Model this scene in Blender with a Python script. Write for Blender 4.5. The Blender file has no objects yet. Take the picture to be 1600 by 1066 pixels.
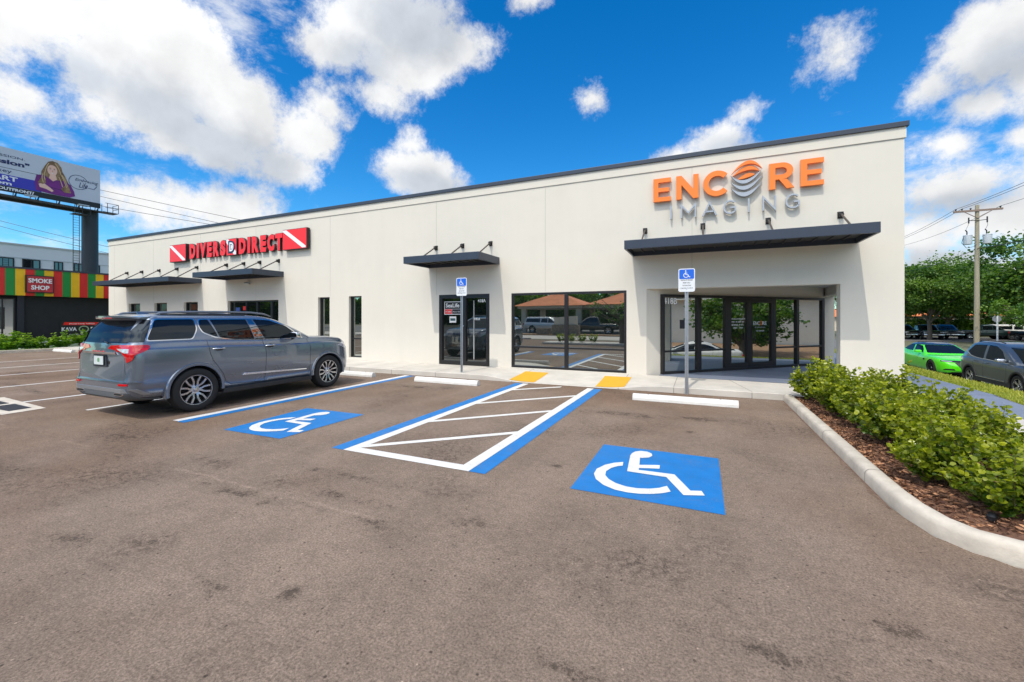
import bpy, bmesh, math, random
import numpy as np
from mathutils import Vector, Matrix, noise
R = math.radians
random.seed(7)
S = bpy.context.scene
COL = S.collection

# ---------------------------------------------------------------- camera
cam = bpy.data.cameras.new('camera'); camo = bpy.data.objects.new('camera', cam); COL.objects.link(camo)
cam.sensor_width = 36.0; cam.lens = 14.76; cam.shift_y = -0.0225
cam.clip_start = 0.05; cam.clip_end = 3000
camo.location = (0, 0, 1.65); camo.rotation_euler = (R(90), 0, R(24.25))
S.camera = camo
S.view_settings.view_transform = 'Standard'; S.view_settings.look = 'None'
S.view_settings.exposure = 0.32; S.view_settings.gamma = 1.0

# ---------------------------------------------------------------- sun
sun = bpy.data.lights.new('sun', 'SUN'); suno = bpy.data.objects.new('sun', sun); COL.objects.link(suno)
sun.energy = 2.1; sun.angle = R(0.53); sun.color = (1.0, 0.935, 0.83)
suno.rotation_euler = Vector((0.21, 1.3, -2.13)).to_track_quat('-Z', 'Y').to_euler()

# ---------------------------------------------------------------- sky with clouds
W = bpy.data.worlds.new('World'); S.world = W; W.use_nodes = True
nt = W.node_tree; nt.nodes.clear()
def N(t, **kw):
    n = nt.nodes.new(t)
    for k, v in kw.items(): setattr(n, k, v)
    return n
L = lambda a, b: nt.links.new(a, b)
def M_(op, a, b=None, c=None, clamp=False):
    n = N('ShaderNodeMath', operation=op, use_clamp=clamp)
    for i, v in enumerate((a, b, c)):
        if v is None: continue
        if isinstance(v, (int, float)): n.inputs[i].default_value = v
        else: L(v, n.inputs[i])
    return n.outputs[0]
def VM(op, a, b=None):
    n = N('ShaderNodeVectorMath', operation=op)
    for i, v in enumerate((a, b)):
        if v is None: continue
        if isinstance(v, (tuple, list)): n.inputs[i].default_value = v
        else: L(v, n.inputs[i])
    return n
sky = N('ShaderNodeTexSky', sky_type='NISHITA'); sky.sun_disc = False
sky.sun_elevation = R(58.3); sky.sun_rotation = R(189.5); sky.air_density = 1.0; sky.dust_density = 0.25; sky.ozone_density = 3.0
tc = N('ShaderNodeTexCoord')
D = VM('NORMALIZE', tc.outputs['Generated']).outputs[0]
def fbm(scale, detail, rough, off=(0, 0, 0), sq=(1, 1, 1), lac=2.1):
    mp = N('ShaderNodeMapping'); L(D, mp.inputs[0]); mp.inputs['Location'].default_value = off; mp.inputs['Scale'].default_value = sq
    n = N('ShaderNodeTexNoise'); L(mp.outputs[0], n.inputs['Vector'])
    n.inputs['Scale'].default_value = scale; n.inputs['Detail'].default_value = detail; n.inputs['Roughness'].default_value = rough
    n.inputs['Lacunarity'].default_value = lac
    return n.outputs['Fac']
def adir(az, el):
    a, e = R(az), R(el); return Vector((math.sin(a)*math.cos(e), math.cos(a)*math.cos(e), math.sin(e)))
def blob(az, el, ra, rb, ro, amp=1.0):
    d = adir(az, el); E = Vector((math.cos(R(az)), -math.sin(R(az)), 0)); U = E.cross(d)
    a = (E*math.cos(R(ro)) + U*math.sin(R(ro)))/math.tan(R(ra)); b = (-E*math.sin(R(ro)) + U*math.cos(R(ro)))/math.tan(R(rb))
    df = VM('SUBTRACT', D, tuple(d)).outputs[0]
    p = VM('DOT_PRODUCT', df, tuple(a)).outputs['Value']; q = VM('DOT_PRODUCT', df, tuple(b)).outputs['Value']
    r2 = M_('ADD', M_('MULTIPLY', p, p), M_('MULTIPLY', q, q))
    w = VM('DOT_PRODUCT', df, tuple(d*3.0)).outputs['Value']
    r2 = M_('ADD', r2, M_('MULTIPLY', w, w))
    return M_('MULTIPLY', M_('SUBTRACT', 1.0, M_('SQRT', r2)), amp)
def field(lst):
    acc = None
    for c in lst:
        v = blob(*c)
        acc = v if acc is None else M_('SMOOTH_MAX', acc, v, 0.25)
    return acc
# azimuth (from +Y towards +X), elevation, half widths, tilt: clouds in view, plus unseen ones added behind the viewer to fill the shade
CL = [(-65.0,26.5,7.6,7.2,-25,1.8),(-57.5,22.3,6.2,5.0,-20,1.8),(-66.0,21.8,7.4,5.0,-20,1.6),(-60.0,18.6,6.8,3.0,-12,1.5),(-50.5,21.6,4.6,4.0,0,1.2),(-74.0,25.0,6,5,10,1.3),(-70.0,28.0,5,4,10,1.2),(-69.0,19.5,4,2.6,-20),(-62.5,12.5,4,1.2,-5,.6),(-44.0,33.8,6,3,5,1.2),
 (-74.0,18.8,3,2.4,-25),(-52.5,17.6,4.6,2.4,-8),(-38.5,31.5,7.4,5.2,0,1.5),(-41.5,26.8,4.4,3.0,0),(-46.0,31.0,5.5,3.2,14),(-40,35.5,9,3,0),(-31.0,33.0,4.2,3.2,0),(-48.0,24.5,3.6,3.4,0,.8),
 (-35.5,18.8,7.0,3.6,-1,1.5),(-37.5,21.8,2.9,2.4,5,.8),(-56.3,13.0,3.4,2.6,8,.8),(13.2,26.8,3.0,2.8,25,.62),(2.4,20.6,3.8,2.8,-11,.9),(4.8,23.0,2.0,1.6,10,.62),(-3.4,19.6,3.2,1.4,-8,.6),
 (-13.3,27.0,1.9,1.5,-5,.5),(-22.5,37.4,3.0,1.4,-1,.6),(24.8,23.5,4.4,3.6,27,1.4),(28.0,21.6,3.6,4.4,-24,1.4),(20.9,21.3,2.6,2.0,21,.8),(24.2,18.6,3.0,2.0,-20,.8),(22.0,16.0,2.9,1.5,-5,.7),(26.5,15.3,2.2,1.4,-3,.7),
 (22.6,12.0,4.6,2.2,2,.9),(26.0,8.9,5,3.4,-10),(20.0,8.0,4.6,3.1,-8,.9),(22.6,4.4,7,2.6,-6),
 (60,25,16,9,0),(100,40,20,12,20),(140,26,26,12,0),(185,34,26,14,10),(230,26,24,12,-10),(275,35,16,9,0),(300,12,12,3,0),(330,60,12,8,0),(170,10,34,5,0),(80,8,25,4,0),(205,62,24,12,0),(130,60,22,12,0),(270,62,20,10,0),(160,45,30,16,0),(215,45,30,16,0),(250,50,20,14,0),(115,28,18,12,0)]
f0 = field(CL)
n1 = fbm(4.2, 14, 0.62)
n2 = fbm(16.0, 12, 0.70, (3, 1, 2))
nn = M_('ADD', M_('MULTIPLY', M_('SUBTRACT', n1, 0.5), 1.5), M_('MULTIPLY', M_('SUBTRACT', n2, 0.5), 1.9))
dens = M_('ADD', M_('ADD', f0, 0.02), nn)
cm = N('ShaderNodeMapRange', interpolation_type='SMOOTHSTEP'); L(dens, cm.inputs['Value'])
cm.inputs['From Min'].default_value = -0.10; cm.inputs['From Max'].default_value = 0.66
# thin wisps: low on the left and low on the right
WI = [(-80,12,16,7,-20),(-64,12.5,14,4.5,-12),(-76,16,8,5,-20),(24,7,18,9,0),(20,14,9,6,0),(22,4,20,6,0),(-58,33,14,6,0)]
fw = field(WI)
w1 = fbm(9.0, 10, 0.66, (5, 2, 1), (1, 1, 2.6))
dw = M_('ADD', M_('MULTIPLY', fw, 0.5), M_('MULTIPLY', M_('SUBTRACT', w1, 0.5), 2.6))
wm = N('ShaderNodeMapRange', interpolation_type='SMOOTHSTEP'); L(dw, wm.inputs['Value'])
wm.inputs['From Min'].default_value = 0.08; wm.inputs['From Max'].default_value = 0.95; wm.inputs['To Max'].default_value = 0.72
mask = M_('MAXIMUM', cm.outputs[0], wm.outputs[0])
# self shading of thick cloud: bases and lower sides are grey
GB = [(-57.0,17.8,7.5,3.6,-22),(-63,20.5,6,3,-22),(-36,34.5,8,4.5,0),(-44,30,4,3,0),(-36.5,17.5,7,2.0,-3),(25.5,21.3,5,2.4,20),(3,19.6,4,1.8,-5),(22,10.6,6,1.2,0),(24,5.5,8,1.4,0),(-70,22,3,2,0),(140,14,22,3,0),(185,25,18,4,0),(230,17,20,4,0)]
g0 = field(GB)
g1 = fbm(10.0, 8, 0.55, (1, 7, 3))
gg = M_('ADD', g0, M_('MULTIPLY', M_('SUBTRACT', g1, 0.5), 1.7))
gm = N('ShaderNodeMapRange', interpolation_type='SMOOTHSTEP'); L(gg, gm.inputs['Value'])
gm.inputs['From Min'].default_value = -0.45; gm.inputs['From Max'].default_value = 0.75
puff = fbm(9.0, 7, 0.55, (9, 4, 6))
pm = N('ShaderNodeMapRange'); L(puff, pm.inputs['Value']); pm.inputs['From Min'].default_value = 0.35; pm.inputs['From Max'].default_value = 0.62
pm.inputs['To Min'].default_value = 0.86; pm.inputs['To Max'].default_value = 1.04
cc = N('ShaderNodeMix', data_type='RGBA'); L(gm.outputs[0], cc.inputs['Factor'])
cc.inputs['A'].default_value = (0.82, 0.825, 0.83, 1); cc.inputs['B'].default_value = (0.54, 0.58, 0.64, 1)
cs0 = VM('MULTIPLY', cc.outputs['Result']); L(pm.outputs[0], cs0.inputs[1])
# unseen cloud round the sun is boosted to lift shade on the facade
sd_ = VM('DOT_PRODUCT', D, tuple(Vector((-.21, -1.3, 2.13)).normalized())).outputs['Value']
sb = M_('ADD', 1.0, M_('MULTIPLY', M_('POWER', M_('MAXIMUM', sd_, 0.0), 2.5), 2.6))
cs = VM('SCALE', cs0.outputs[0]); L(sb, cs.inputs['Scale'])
hs = N('ShaderNodeHueSaturation'); L(sky.outputs[0], hs.inputs['Color']); hs.inputs['Saturation'].default_value = 1.42; hs.inputs['Value'].default_value = 0.98
tint = N('ShaderNodeMix', data_type='RGBA', blend_type='MULTIPLY'); tint.inputs['Factor'].default_value = 1
L(hs.outputs[0], tint.inputs['A']); tint.inputs['B'].default_value = (0.66, 1.03, 1.10, 1)
b1 = N('ShaderNodeBackground'); L(tint.outputs['Result'], b1.inputs['Color']); b1.inputs['Strength'].default_value = 0.14
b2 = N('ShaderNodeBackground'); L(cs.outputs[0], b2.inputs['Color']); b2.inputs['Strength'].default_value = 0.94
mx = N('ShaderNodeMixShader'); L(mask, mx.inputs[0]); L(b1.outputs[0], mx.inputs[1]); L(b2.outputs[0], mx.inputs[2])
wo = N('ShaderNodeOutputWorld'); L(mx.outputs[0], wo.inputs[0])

# ---------------------------------------------------------------- materials
MATS = {}
def mat(name, col=(.5, .5, .5), rough=.6, metal=0., var=0., vscale=4., bump=0., bscale=40., coat=0., spec=.5, ior=None, emit=None, col2=None, detail=6, stretch=None, bdist=.01):
    if name in MATS: return MATS[name]
    m = bpy.data.materials.new(name); m.use_nodes = True; t = m.node_tree; p = t.nodes['Principled BSDF']
    p.inputs['Base Color'].default_value = (*col, 1); p.inputs['Roughness'].default_value = rough; p.inputs['Metallic'].default_value = metal
    p.inputs['Specular IOR Level'].default_value = spec; p.inputs['Coat Weight'].default_value = coat; p.inputs['Coat Roughness'].default_value = .03
    if ior: p.inputs['IOR'].default_value = ior
    if emit: p.inputs['Emission Color'].default_value = (*emit[:3], 1); p.inputs['Emission Strength'].default_value = emit[3]
    def tex(sc, det=6):
        c = t.nodes.new('ShaderNodeTexCoord'); n = t.nodes.new('ShaderNodeTexNoise')
        if stretch:
            mp = t.nodes.new('ShaderNodeMapping'); mp.inputs['Scale'].default_value = stretch
            t.links.new(c.outputs['Object'], mp.inputs[0]); t.links.new(mp.outputs[0], n.inputs['Vector'])
        else: t.links.new(c.outputs['Object'], n.inputs['Vector'])
        n.inputs['Scale'].default_value = sc; n.inputs['Detail'].default_value = det; n.inputs['Roughness'].default_value = .62
        return n
    if var or col2:
        n = tex(vscale, detail); rp = t.nodes.new('ShaderNodeMapRange'); t.links.new(n.outputs['Fac'], rp.inputs['Value'])
        rp.inputs['From Min'].default_value = .3; rp.inputs['From Max'].default_value = .7
        mi = t.nodes.new('ShaderNodeMix'); mi.data_type = 'RGBA'; t.links.new(rp.outputs[0], mi.inputs['Factor'])
        c2 = col2 or tuple(min(1, c*(1+var)) for c in col); c1 = col if col2 else tuple(c*(1-var) for c in col)
        mi.inputs['A'].default_value = (*c1, 1); mi.inputs['B'].default_value = (*c2, 1)
        t.links.new(mi.outputs['Result'], p.inputs['Base Color'])
    if bump:
        n = tex(bscale, 5); b = t.nodes.new('ShaderNodeBump'); b.inputs['Strength'].default_value = bump; b.inputs['Distance'].default_value = bdist
        t.links.new(n.outputs['Fac'], b.inputs['Height']); t.links.new(b.outputs[0], p.inputs['Normal'])
    MATS[name] = m
    return m

def leafmat(name, c1, c2, trans=.35, rough=.45):
    m = bpy.data.materials.new(name); m.use_nodes = True; t = m.node_tree; t.nodes.clear()
    o = t.nodes.new('ShaderNodeOutputMaterial'); p = t.nodes.new('ShaderNodeBsdfPrincipled'); tr = t.nodes.new('ShaderNodeBsdfTranslucent')
    at = t.nodes.new('ShaderNodeAttribute'); at.attribute_name = 'tint'
    mi = t.nodes.new('ShaderNodeMix'); mi.data_type = 'RGBA'; t.links.new(at.outputs['Fac'], mi.inputs['Factor'])
    mi.inputs['A'].default_value = (*c1, 1); mi.inputs['B'].default_value = (*c2, 1)
    p.inputs['Roughness'].default_value = rough; p.inputs['Specular IOR Level'].default_value = .45
    t.links.new(mi.outputs['Result'], p.inputs['Base Color'])
    ml = t.nodes.new('ShaderNodeMix'); ml.data_type = 'RGBA'; ml.blend_type = 'MULTIPLY'; ml.inputs['Factor'].default_value = 1
    t.links.new(mi.outputs['Result'], ml.inputs['A']); ml.inputs['B'].default_value = (1.5, 1.7, .6, 1)
    t.links.new(ml.outputs['Result'], tr.inputs['Color'])
    ms = t.nodes.new('ShaderNodeMixShader'); ms.inputs[0].default_value = trans
    t.links.new(p.outputs[0], ms.inputs[1]); t.links.new(tr.outputs[0], ms.inputs[2]); t.links.new(ms.outputs[0], o.inputs[0])
    MATS[name] = m
    return m

def glassmat(name, body, refl, f0, rough=.012, wob=.0, fmax=1.):
    """dark coated pane: mirror-like coating over a dark body"""
    m = bpy.data.materials.new(name); m.use_nodes = True; t = m.node_tree; t.nodes.clear()
    o = t.nodes.new('ShaderNodeOutputMaterial'); d = t.nodes.new('ShaderNodeBsdfDiffuse'); d.inputs[0].default_value = (*body, 1)
    g = t.nodes.new('ShaderNodeBsdfGlossy'); g.inputs['Color'].default_value = (*refl, 1); g.inputs['Roughness'].default_value = rough
    lw = t.nodes.new('ShaderNodeLayerWeight'); lw.inputs[0].default_value = .25
    mr = t.nodes.new('ShaderNodeMapRange'); mr.inputs['To Min'].default_value = f0; mr.inputs['To Max'].default_value = fmax
    t.links.new(lw.outputs['Fresnel'], mr.inputs['Value'])
    s = t.nodes.new('ShaderNodeMixShader'); t.links.new(mr.outputs[0], s.inputs[0]); t.links.new(d.outputs[0], s.inputs[1]); t.links.new(g.outputs[0], s.inputs[2])
    if wob:
        c = t.nodes.new('ShaderNodeTexCoord'); n = t.nodes.new('ShaderNodeTexNoise'); n.inputs['Scale'].default_value = 1.1; n.inputs['Detail'].default_value = 1
        t.links.new(c.outputs['Object'], n.inputs['Vector'])
        b = t.nodes.new('ShaderNodeBump'); b.inputs['Strength'].default_value = wob; b.inputs['Distance'].default_value = .01
        t.links.new(n.outputs['Fac'], b.inputs['Height']); t.links.new(b.outputs[0], g.inputs['Normal'])
    t.links.new(s.outputs[0], o.inputs[0]); MATS[name] = m
    return m

# ---------------------------------------------------------------- object helpers
def tag(o, label=None, cat=None, group=None, kind=None):
    if label: o['label'] = label
    if cat: o['category'] = cat
    if group: o['group'] = group
    if kind: o['kind'] = kind
    return o
def thing(name, label, cat, loc=(0, 0, 0), rz=0, group=None):
    o = bpy.data.objects.new(name, None); COL.objects.link(o); o.location = loc; o.rotation_euler = (0, 0, rz); o.empty_display_size = .2
    return tag(o, label, cat, group)
def origin(o):
    v = Vector((0, 0, 0))
    while o is not None: v += o.location; o = o.parent
    return v
class MB:
    def __init__(s): s.v = []; s.f = []; s.m = []
    def add(s, vs, fs, mi=0):
        b = len(s.v); s.v += [tuple(v) for v in vs]; s.f += [tuple(i+b for i in f) for f in fs]; s.m += [mi]*len(fs); return s
    def box(s, x0, x1, y0, y1, z0, z1, mi=0):
        return s.add([(x0,y0,z0),(x1,y0,z0),(x1,y1,z0),(x0,y1,z0),(x0,y0,z1),(x1,y0,z1),(x1,y1,z1),(x0,y1,z1)],
                     [(0,3,2,1),(4,5,6,7),(0,1,5,4),(1,2,6,5),(2,3,7,6),(3,0,4,7)], mi)
    def poly(s, pts, mi=0): return s.add(pts, [tuple(range(len(pts)))], mi)
    def prism(s, pts, fn, a, b, mi=0):
        """pts 2-D counter-clockwise, fn(u,v,w)->xyz"""
        n = len(pts); vs = [fn(u, v, a) for u, v in pts] + [fn(u, v, b) for u, v in pts]
        fs = [tuple(range(n))[::-1], tuple(range(n, 2*n))] + [(i, (i+1) % n, n+(i+1) % n, n+i) for i in range(n)]
        return s.add(vs, fs, mi)
    def tube(s, pts, r, n=8, mi=0, cap=True, taper=None):
        pts = [Vector(p) for p in pts]; k = len(pts); rings = []
        for i, p in enumerate(pts):
            d = (pts[min(i+1, k-1)] - pts[max(i-1, 0)]).normalized()
            up = Vector((0, 0, 1)) if abs(d.z) < .9 else Vector((1, 0, 0))
            a = d.cross(up).normalized(); b = d.cross(a).normalized()
            rr = (r[i] if isinstance(r, (list, tuple)) else r)
            rings.append([p + a*math.cos(2*math.pi*j/n)*rr + b*math.sin(2*math.pi*j/n)*rr for j in range(n)])
        vs = [v for g in rings for v in g]; fs = []
        for i in range(k-1):
            for j in range(n): fs.append((i*n+j, i*n+(j+1) % n, (i+1)*n+(j+1) % n, (i+1)*n+j))
        if cap: fs += [tuple(range(n)), tuple(range((k-1)*n, k*n))[::-1]]
        return s.add(vs, fs, mi)
    def lathe(s, prof, fn, n=32, mi=0, close=False):
        """prof [(r, h)], fn(x, y, h) -> xyz"""
        k = len(prof); vs = []
        for r, h in prof:
            for j in range(n):
                a = 2*math.pi*j/n; vs.append(fn(r*math.cos(a), r*math.sin(a), h))
        fs = []
        for i in range(k if close else k-1):
            i2 = (i+1) % k
            for j in range(n): fs.append((i*n+j, i*n+(j+1) % n, i2*n+(j+1) % n, i2*n+j))
        return s.add(vs, fs, mi)
    def build(s, name, mats, parent=None, smooth=None, bevel=0, local=False, recalc=True, seg=2):
        me = bpy.data.meshes.new(name)
        vs = s.v
        if parent is not None and not local:
            o = origin(parent); vs = [(x-o.x, y-o.y, z-o.z) for x, y, z in vs]
        me.from_pydata(vs, [], s.f)
        if not isinstance(mats, (list, tuple)): mats = [mats]
        for m in mats: me.materials.append(m)
        if len(mats) > 1: me.polygons.foreach_set('material_index', s.m)
        if recalc or bevel:
            bm = bmesh.new(); bm.from_mesh(me)
            if recalc: bmesh.ops.recalc_face_normals(bm, faces=bm.faces)
            if bevel:
                es = [e for e in bm.edges if len(e.link_faces) == 2 and e.calc_face_angle(0) > R(30)]
                bmesh.ops.bevel(bm, geom=es, offset=bevel, segments=seg, affect='EDGES', profile=.5, clamp_overlap=True)
            bm.to_mesh(me); bm.free()
        if smooth is not None:
            me.polygons.foreach_set('use_smooth', [True]*len(me.polygons)); me.set_sharp_from_angle(angle=R(smooth))
        me.update()
        ob = bpy.data.objects.new(name, me); COL.objects.link(ob)
        if parent is not None: ob.parent = parent
        return ob
def struct(name, mb, m, **kw):
    o = mb.build(name, m, **kw); o['kind'] = 'structure'; return o
def setmats(o, mats):
    me = o.data; me.materials.clear()
    for m in mats: me.materials.append(m)
# frames for flat work: fn(u, v, w) with w the distance proud of the plane
def fr_front(Y): return lambda u, v, w: (u, Y - w, v)          # plane facing -Y
def fr_east(X): return lambda u, v, w: (X + w, u, v)           # plane facing +X, u grows along +Y
def fr_up(Z): return lambda u, v, w: (u, v, Z + w)
def text(s, fn, u0, u1, v0, v1, w0, w1, m, parent, name='lettering', bold=0., shear=0., keep=False, local=False, align='l'):
    """built-in font text fitted into u0..u1 x v0..v1, from depth w0 to w1"""
    c = bpy.data.curves.new('t', 'FONT'); c.body = s; c.size = 1; c.offset = bold; c.shear = shear; c.resolution_u = 3; c.extrude = .5
    o = bpy.data.objects.new('t', c); COL.objects.link(o); bpy.context.view_layer.update()
    me = bpy.data.meshes.new_from_object(o.evaluated_get(bpy.context.evaluated_depsgraph_get()))
    bpy.data.objects.remove(o); bpy.data.curves.remove(c)
    n = len(me.vertices); co = np.empty(n*3); me.vertices.foreach_get('co', co); co = co.reshape(-1, 3)
    mn, mx_ = co.min(0), co.max(0); sx = (u1-u0)/(mx_[0]-mn[0]); sy = (v1-v0)/(mx_[1]-mn[1])
    off = Vector((0, 0, 0)) if (parent is None or local) else origin(parent)
    out = []
    for x, y, z in co:
        p = fn(u0+(x-mn[0])*sx, v0+(y-mn[1])*sy, w0 if z < 0 else w1)
        out += [p[0]-off.x, p[1]-off.y, p[2]-off.z]
    me.vertices.foreach_set('co', out); me.materials.clear(); me.materials.append(m)
    bm = bmesh.new(); bm.from_mesh(me); bmesh.ops.remove_doubles(bm, verts=bm.verts, dist=1e-5); bmesh.ops.recalc_face_normals(bm, faces=bm.faces); bm.to_mesh(me); bm.free()
    me.name = name; ob = bpy.data.objects.new(name, me); COL.objects.link(ob)
    if parent is not None: ob.parent = parent
    return ob
def stroke(pts, w, closed=False):
    """thick polyline as list of quads (2-D), mitred"""
    P = [Vector(p) for p in pts]; n = len(P); l = []; r = []
    for i in range(n):
        if closed: a, b = P[i-1], P[(i+1) % n]
        else: a, b = P[max(i-1, 0)], P[min(i+1, n-1)]
        d1 = (P[i]-a).normalized() if (closed or i > 0) else (b-P[i]).normalized()
        d2 = (b-P[i]).normalized() if (closed or i < n-1) else d1
        t = (d1+d2).normalized(); nrm = Vector((-t.y, t.x)); c = max(.35, abs(nrm.dot(Vector((-d1.y, d1.x)))))
        l.append(P[i]+nrm*w/2/c); r.append(P[i]-nrm*w/2/c)
    if closed: return [[tuple(r[i]), tuple(r[(i+1) % n]), tuple(l[(i+1) % n]), tuple(l[i])] for i in range(n)]
    return [[tuple(q) for q in r + l[::-1]]]
def arc(cx, cy, rx, ry, a0, a1, n=20): return [(cx+rx*math.cos(R(a0+(a1-a0)*i/n)), cy+ry*math.sin(R(a0+(a1-a0)*i/n))) for i in range(n+1)]

# ---------------------------------------------------------------- foliage
def leaf_mesh(name, P, Dn, size, tint, m, fold=.25, width=.45):
    """P points, Dn leaf directions (unit), size per leaf: folded six-corner leaves"""
    n = len(P); rng = np.random.default_rng(n)
    rv = rng.normal(size=(n, 3)); side = np.cross(Dn, rv); side /= np.linalg.norm(side, axis=1)[:, None]+1e-9
    up = np.cross(side, Dn)
    s = size[:, None]
    v = np.empty((n, 6, 3))
    v[:, 0] = P; v[:, 3] = P + Dn*s
    for k, t, wv in ((1, .35, width), (2, .75, width*.75)):
        v[:, k] = P + Dn*s*t + side*s*wv + up*s*fold*.4; v[:, 6-k] = P + Dn*s*t - side*s*wv + up*s*fold*.4
    me = bpy.data.meshes.new(name)
    me.vertices.add(n*6); me.vertices.foreach_set('co', v.reshape(-1))
    base = np.arange(n)*6
    loops = np.stack([base, base+1, base+2, base+3, base, base+3, base+4, base+5], 1).reshape(-1)
    me.loops.add(n*8); me.loops.foreach_set('vertex_index', loops.astype(np.int32))
    me.polygons.add(n*2); me.polygons.foreach_set('loop_start', (np.arange(n*2)*4).astype(np.int32)); me.polygons.foreach_set('loop_total', np.full(n*2, 4, np.int32))
    at = me.attributes.new('tint', 'FLOAT', 'FACE'); at.data.foreach_set('value', np.repeat(tint, 2).astype(np.float32))
    me.materials.append(m); me.update(); me.validate()
    return me
def unit(a): return a/(np.linalg.norm(a, axis=1)[:, None]+1e-9)
# ================================================================ ground
m_asph = bpy.data.materials.new('asphalt'); m_asph.use_nodes = True
def make_asphalt(m, base, base2, stains, bumpk=1.0, seam=2.68):
    t = m.node_tree; p = t.nodes['Principled BSDF']; k = t.links.new
    tcn = t.nodes.new('ShaderNodeTexCoord')
    def nz(sc, det, ro=.6, sx=1, sy=1, off=0):
        mp = t.nodes.new('ShaderNodeMapping'); mp.inputs['Scale'].default_value = (sx, sy, 1); mp.inputs['Location'].default_value = (off, off, off)
        k(tcn.outputs['Object'], mp.inputs[0]); n = t.nodes.new('ShaderNodeTexNoise'); k(mp.outputs[0], n.inputs['Vector'])
        n.inputs['Scale'].default_value = sc; n.inputs['Detail'].default_value = det; n.inputs['Roughness'].default_value = ro; return n.outputs['Fac']
    def mr(v, a, b, c, d):
        n = t.nodes.new('ShaderNodeMapRange'); k(v, n.inputs['Value']); n.inputs['From Min'].default_value = a; n.inputs['From Max'].default_value = b
        n.inputs['To Min'].default_value = c; n.inputs['To Max'].default_value = d; return n.outputs[0]
    def ma(op, a, b=None):
        n = t.nodes.new('ShaderNodeMath'); n.operation = op
        for i, v in enumerate((a, b)):
            if v is None: continue
            if isinstance(v, (int, float)): n.inputs[i].default_value = v
            else: k(v, n.inputs[i])
        return n.outputs[0]
    f = mr(nz(.35, 6, .62), .3, .7, .90, 1.12)
    sep = t.nodes.new('ShaderNodeSeparateXYZ'); k(tcn.outputs['Object'], sep.inputs[0])
    sy_ = ma('ABSOLUTE', ma('ADD', ma('SUBTRACT', sep.outputs['Y'], seam), ma('MULTIPLY', ma('SUBTRACT', nz(2.2, 8, .75, 1, 1, 31), .5), .22)))
    f = ma('MULTIPLY', f, ma('ADD', 1.0, ma('MULTIPLY', mr(sy_, 0, .035, 1, 0), mr(nz(1.3, 3, .6, 1, 1, 12), .5, .6, 0, .30))))
    f = ma('MULTIPLY', f, ma('SUBTRACT', 1.0, ma('MULTIPLY', mr(sy_, .02, .30, 1, 0), mr(nz(12, 8, .85, 1, 1, 13), .50, .60, 0, .26))))
    f = ma('MULTIPLY', f, mr(nz(1.7, 8, .7, 1, 1, 5), .3, .7, .86, 1.14))
    f = ma('MULTIPLY', f, mr(nz(.5, 4, .6, 3.5, .25, 9), .35, .65, .94, 1.06))
    ag = nz(70, 8, .85); ag2 = nz(15, 12, .82, 1, 1, 3)
    f = ma('MULTIPLY', f, mr(ag, .41, .59, .55, 1.48))
    f = ma('MULTIPLY', f, mr(ag2, .32, .68, .74, 1.26))
    vo = t.nodes.new('ShaderNodeTexVoronoi'); k(tcn.outputs['Object'], vo.inputs['Vector']); vo.inputs['Scale'].default_value = 24
    wn = t.nodes.new('ShaderNodeTexWhiteNoise'); k(vo.outputs['Color'], wn.inputs['Vector'])
    peb = ma('MULTIPLY', mr(vo.outputs['Distance'], .10, .17, 1, 0), mr(wn.outputs['Value'], .93, .97, 0, 1))   # pale stones
    pit = ma('MULTIPLY', mr(vo.outputs['Distance'], .16, .26, 1, 0), mr(wn.outputs['Value'], .10, .06, 0, 1))   # pits
    f = ma('MULTIPLY', f, ma('ADD', 1.0, ma('MULTIPLY', peb, .85))); f = ma('MULTIPLY', f, ma('SUBTRACT', 1.0, ma('MULTIPLY', pit, .6)))
    # scuffed, ravelled bands with broken edges
    sc = ma('MULTIPLY', mr(nz(.8, 3, .5, 1, 1, 21), .52, .66, 0, 1), mr(nz(17, 10, .85, 1, 1, 2), .50, .56, 0, 1))
    f = ma('MULTIPLY', f, ma('SUBTRACT', 1.0, ma('MULTIPLY', sc, .48)))
    # oil and wear stains of their own shape
    st = None
    for (x, y, rx, ry, a) in stains:
        v = t.nodes.new('ShaderNodeVectorMath'); v.operation = 'SUBTRACT'; k(tcn.outputs['Object'], v.inputs[0]); v.inputs[1].default_value = (x, y, 0)
        v2 = t.nodes.new('ShaderNodeVectorMath'); v2.operation = 'MULTIPLY'; k(v.outputs[0], v2.inputs[0]); v2.inputs[1].default_value = (1/rx, 1/ry, 0)
        v3 = t.nodes.new('ShaderNodeVectorMath'); v3.operation = 'LENGTH'; k(v2.outputs[0], v3.inputs[0])
        q = ma('MULTIPLY', ma('SUBTRACT', 1.15, v3.outputs['Value']), .30+.42*a); st = q if st is None else ma('SMOOTH_MAX', st, q)
    stn = ma('ADD', st, ma('ADD', ma('MULTIPLY', ma('SUBTRACT', nz(22, 12, .9, 1, 1, 7), .5), 3.4), ma('MULTIPLY', ma('SUBTRACT', nz(5, 8, .75, 1, 1, 8), .5), 2.4)))
    st = ma('ADD', ma('MULTIPLY', mr(stn, .40, .66, 0, 1), .52), ma('MULTIPLY', mr(st, .0, 1.1, 0, 1), .14))
    f = ma('MULTIPLY', f, ma('SUBTRACT', 1.0, st))
    c = t.nodes.new('ShaderNodeVectorMath'); c.operation = 'SCALE'; hm = t.nodes.new('ShaderNodeMix'); hm.data_type = 'RGBA'; k(mr(nz(.16, 4, .6, 1, 1, 3), .42, .60, 0, 1), hm.inputs['Factor']); hm.inputs['A'].default_value = (*base, 1); hm.inputs['B'].default_value = (*base2, 1); k(hm.outputs['Result'], c.inputs[0]); k(f, c.inputs['Scale']); k(c.outputs[0], p.inputs['Base Color'])
    p.inputs['Roughness'].default_value = .82; p.inputs['Specular IOR Level'].default_value = .18
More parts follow.
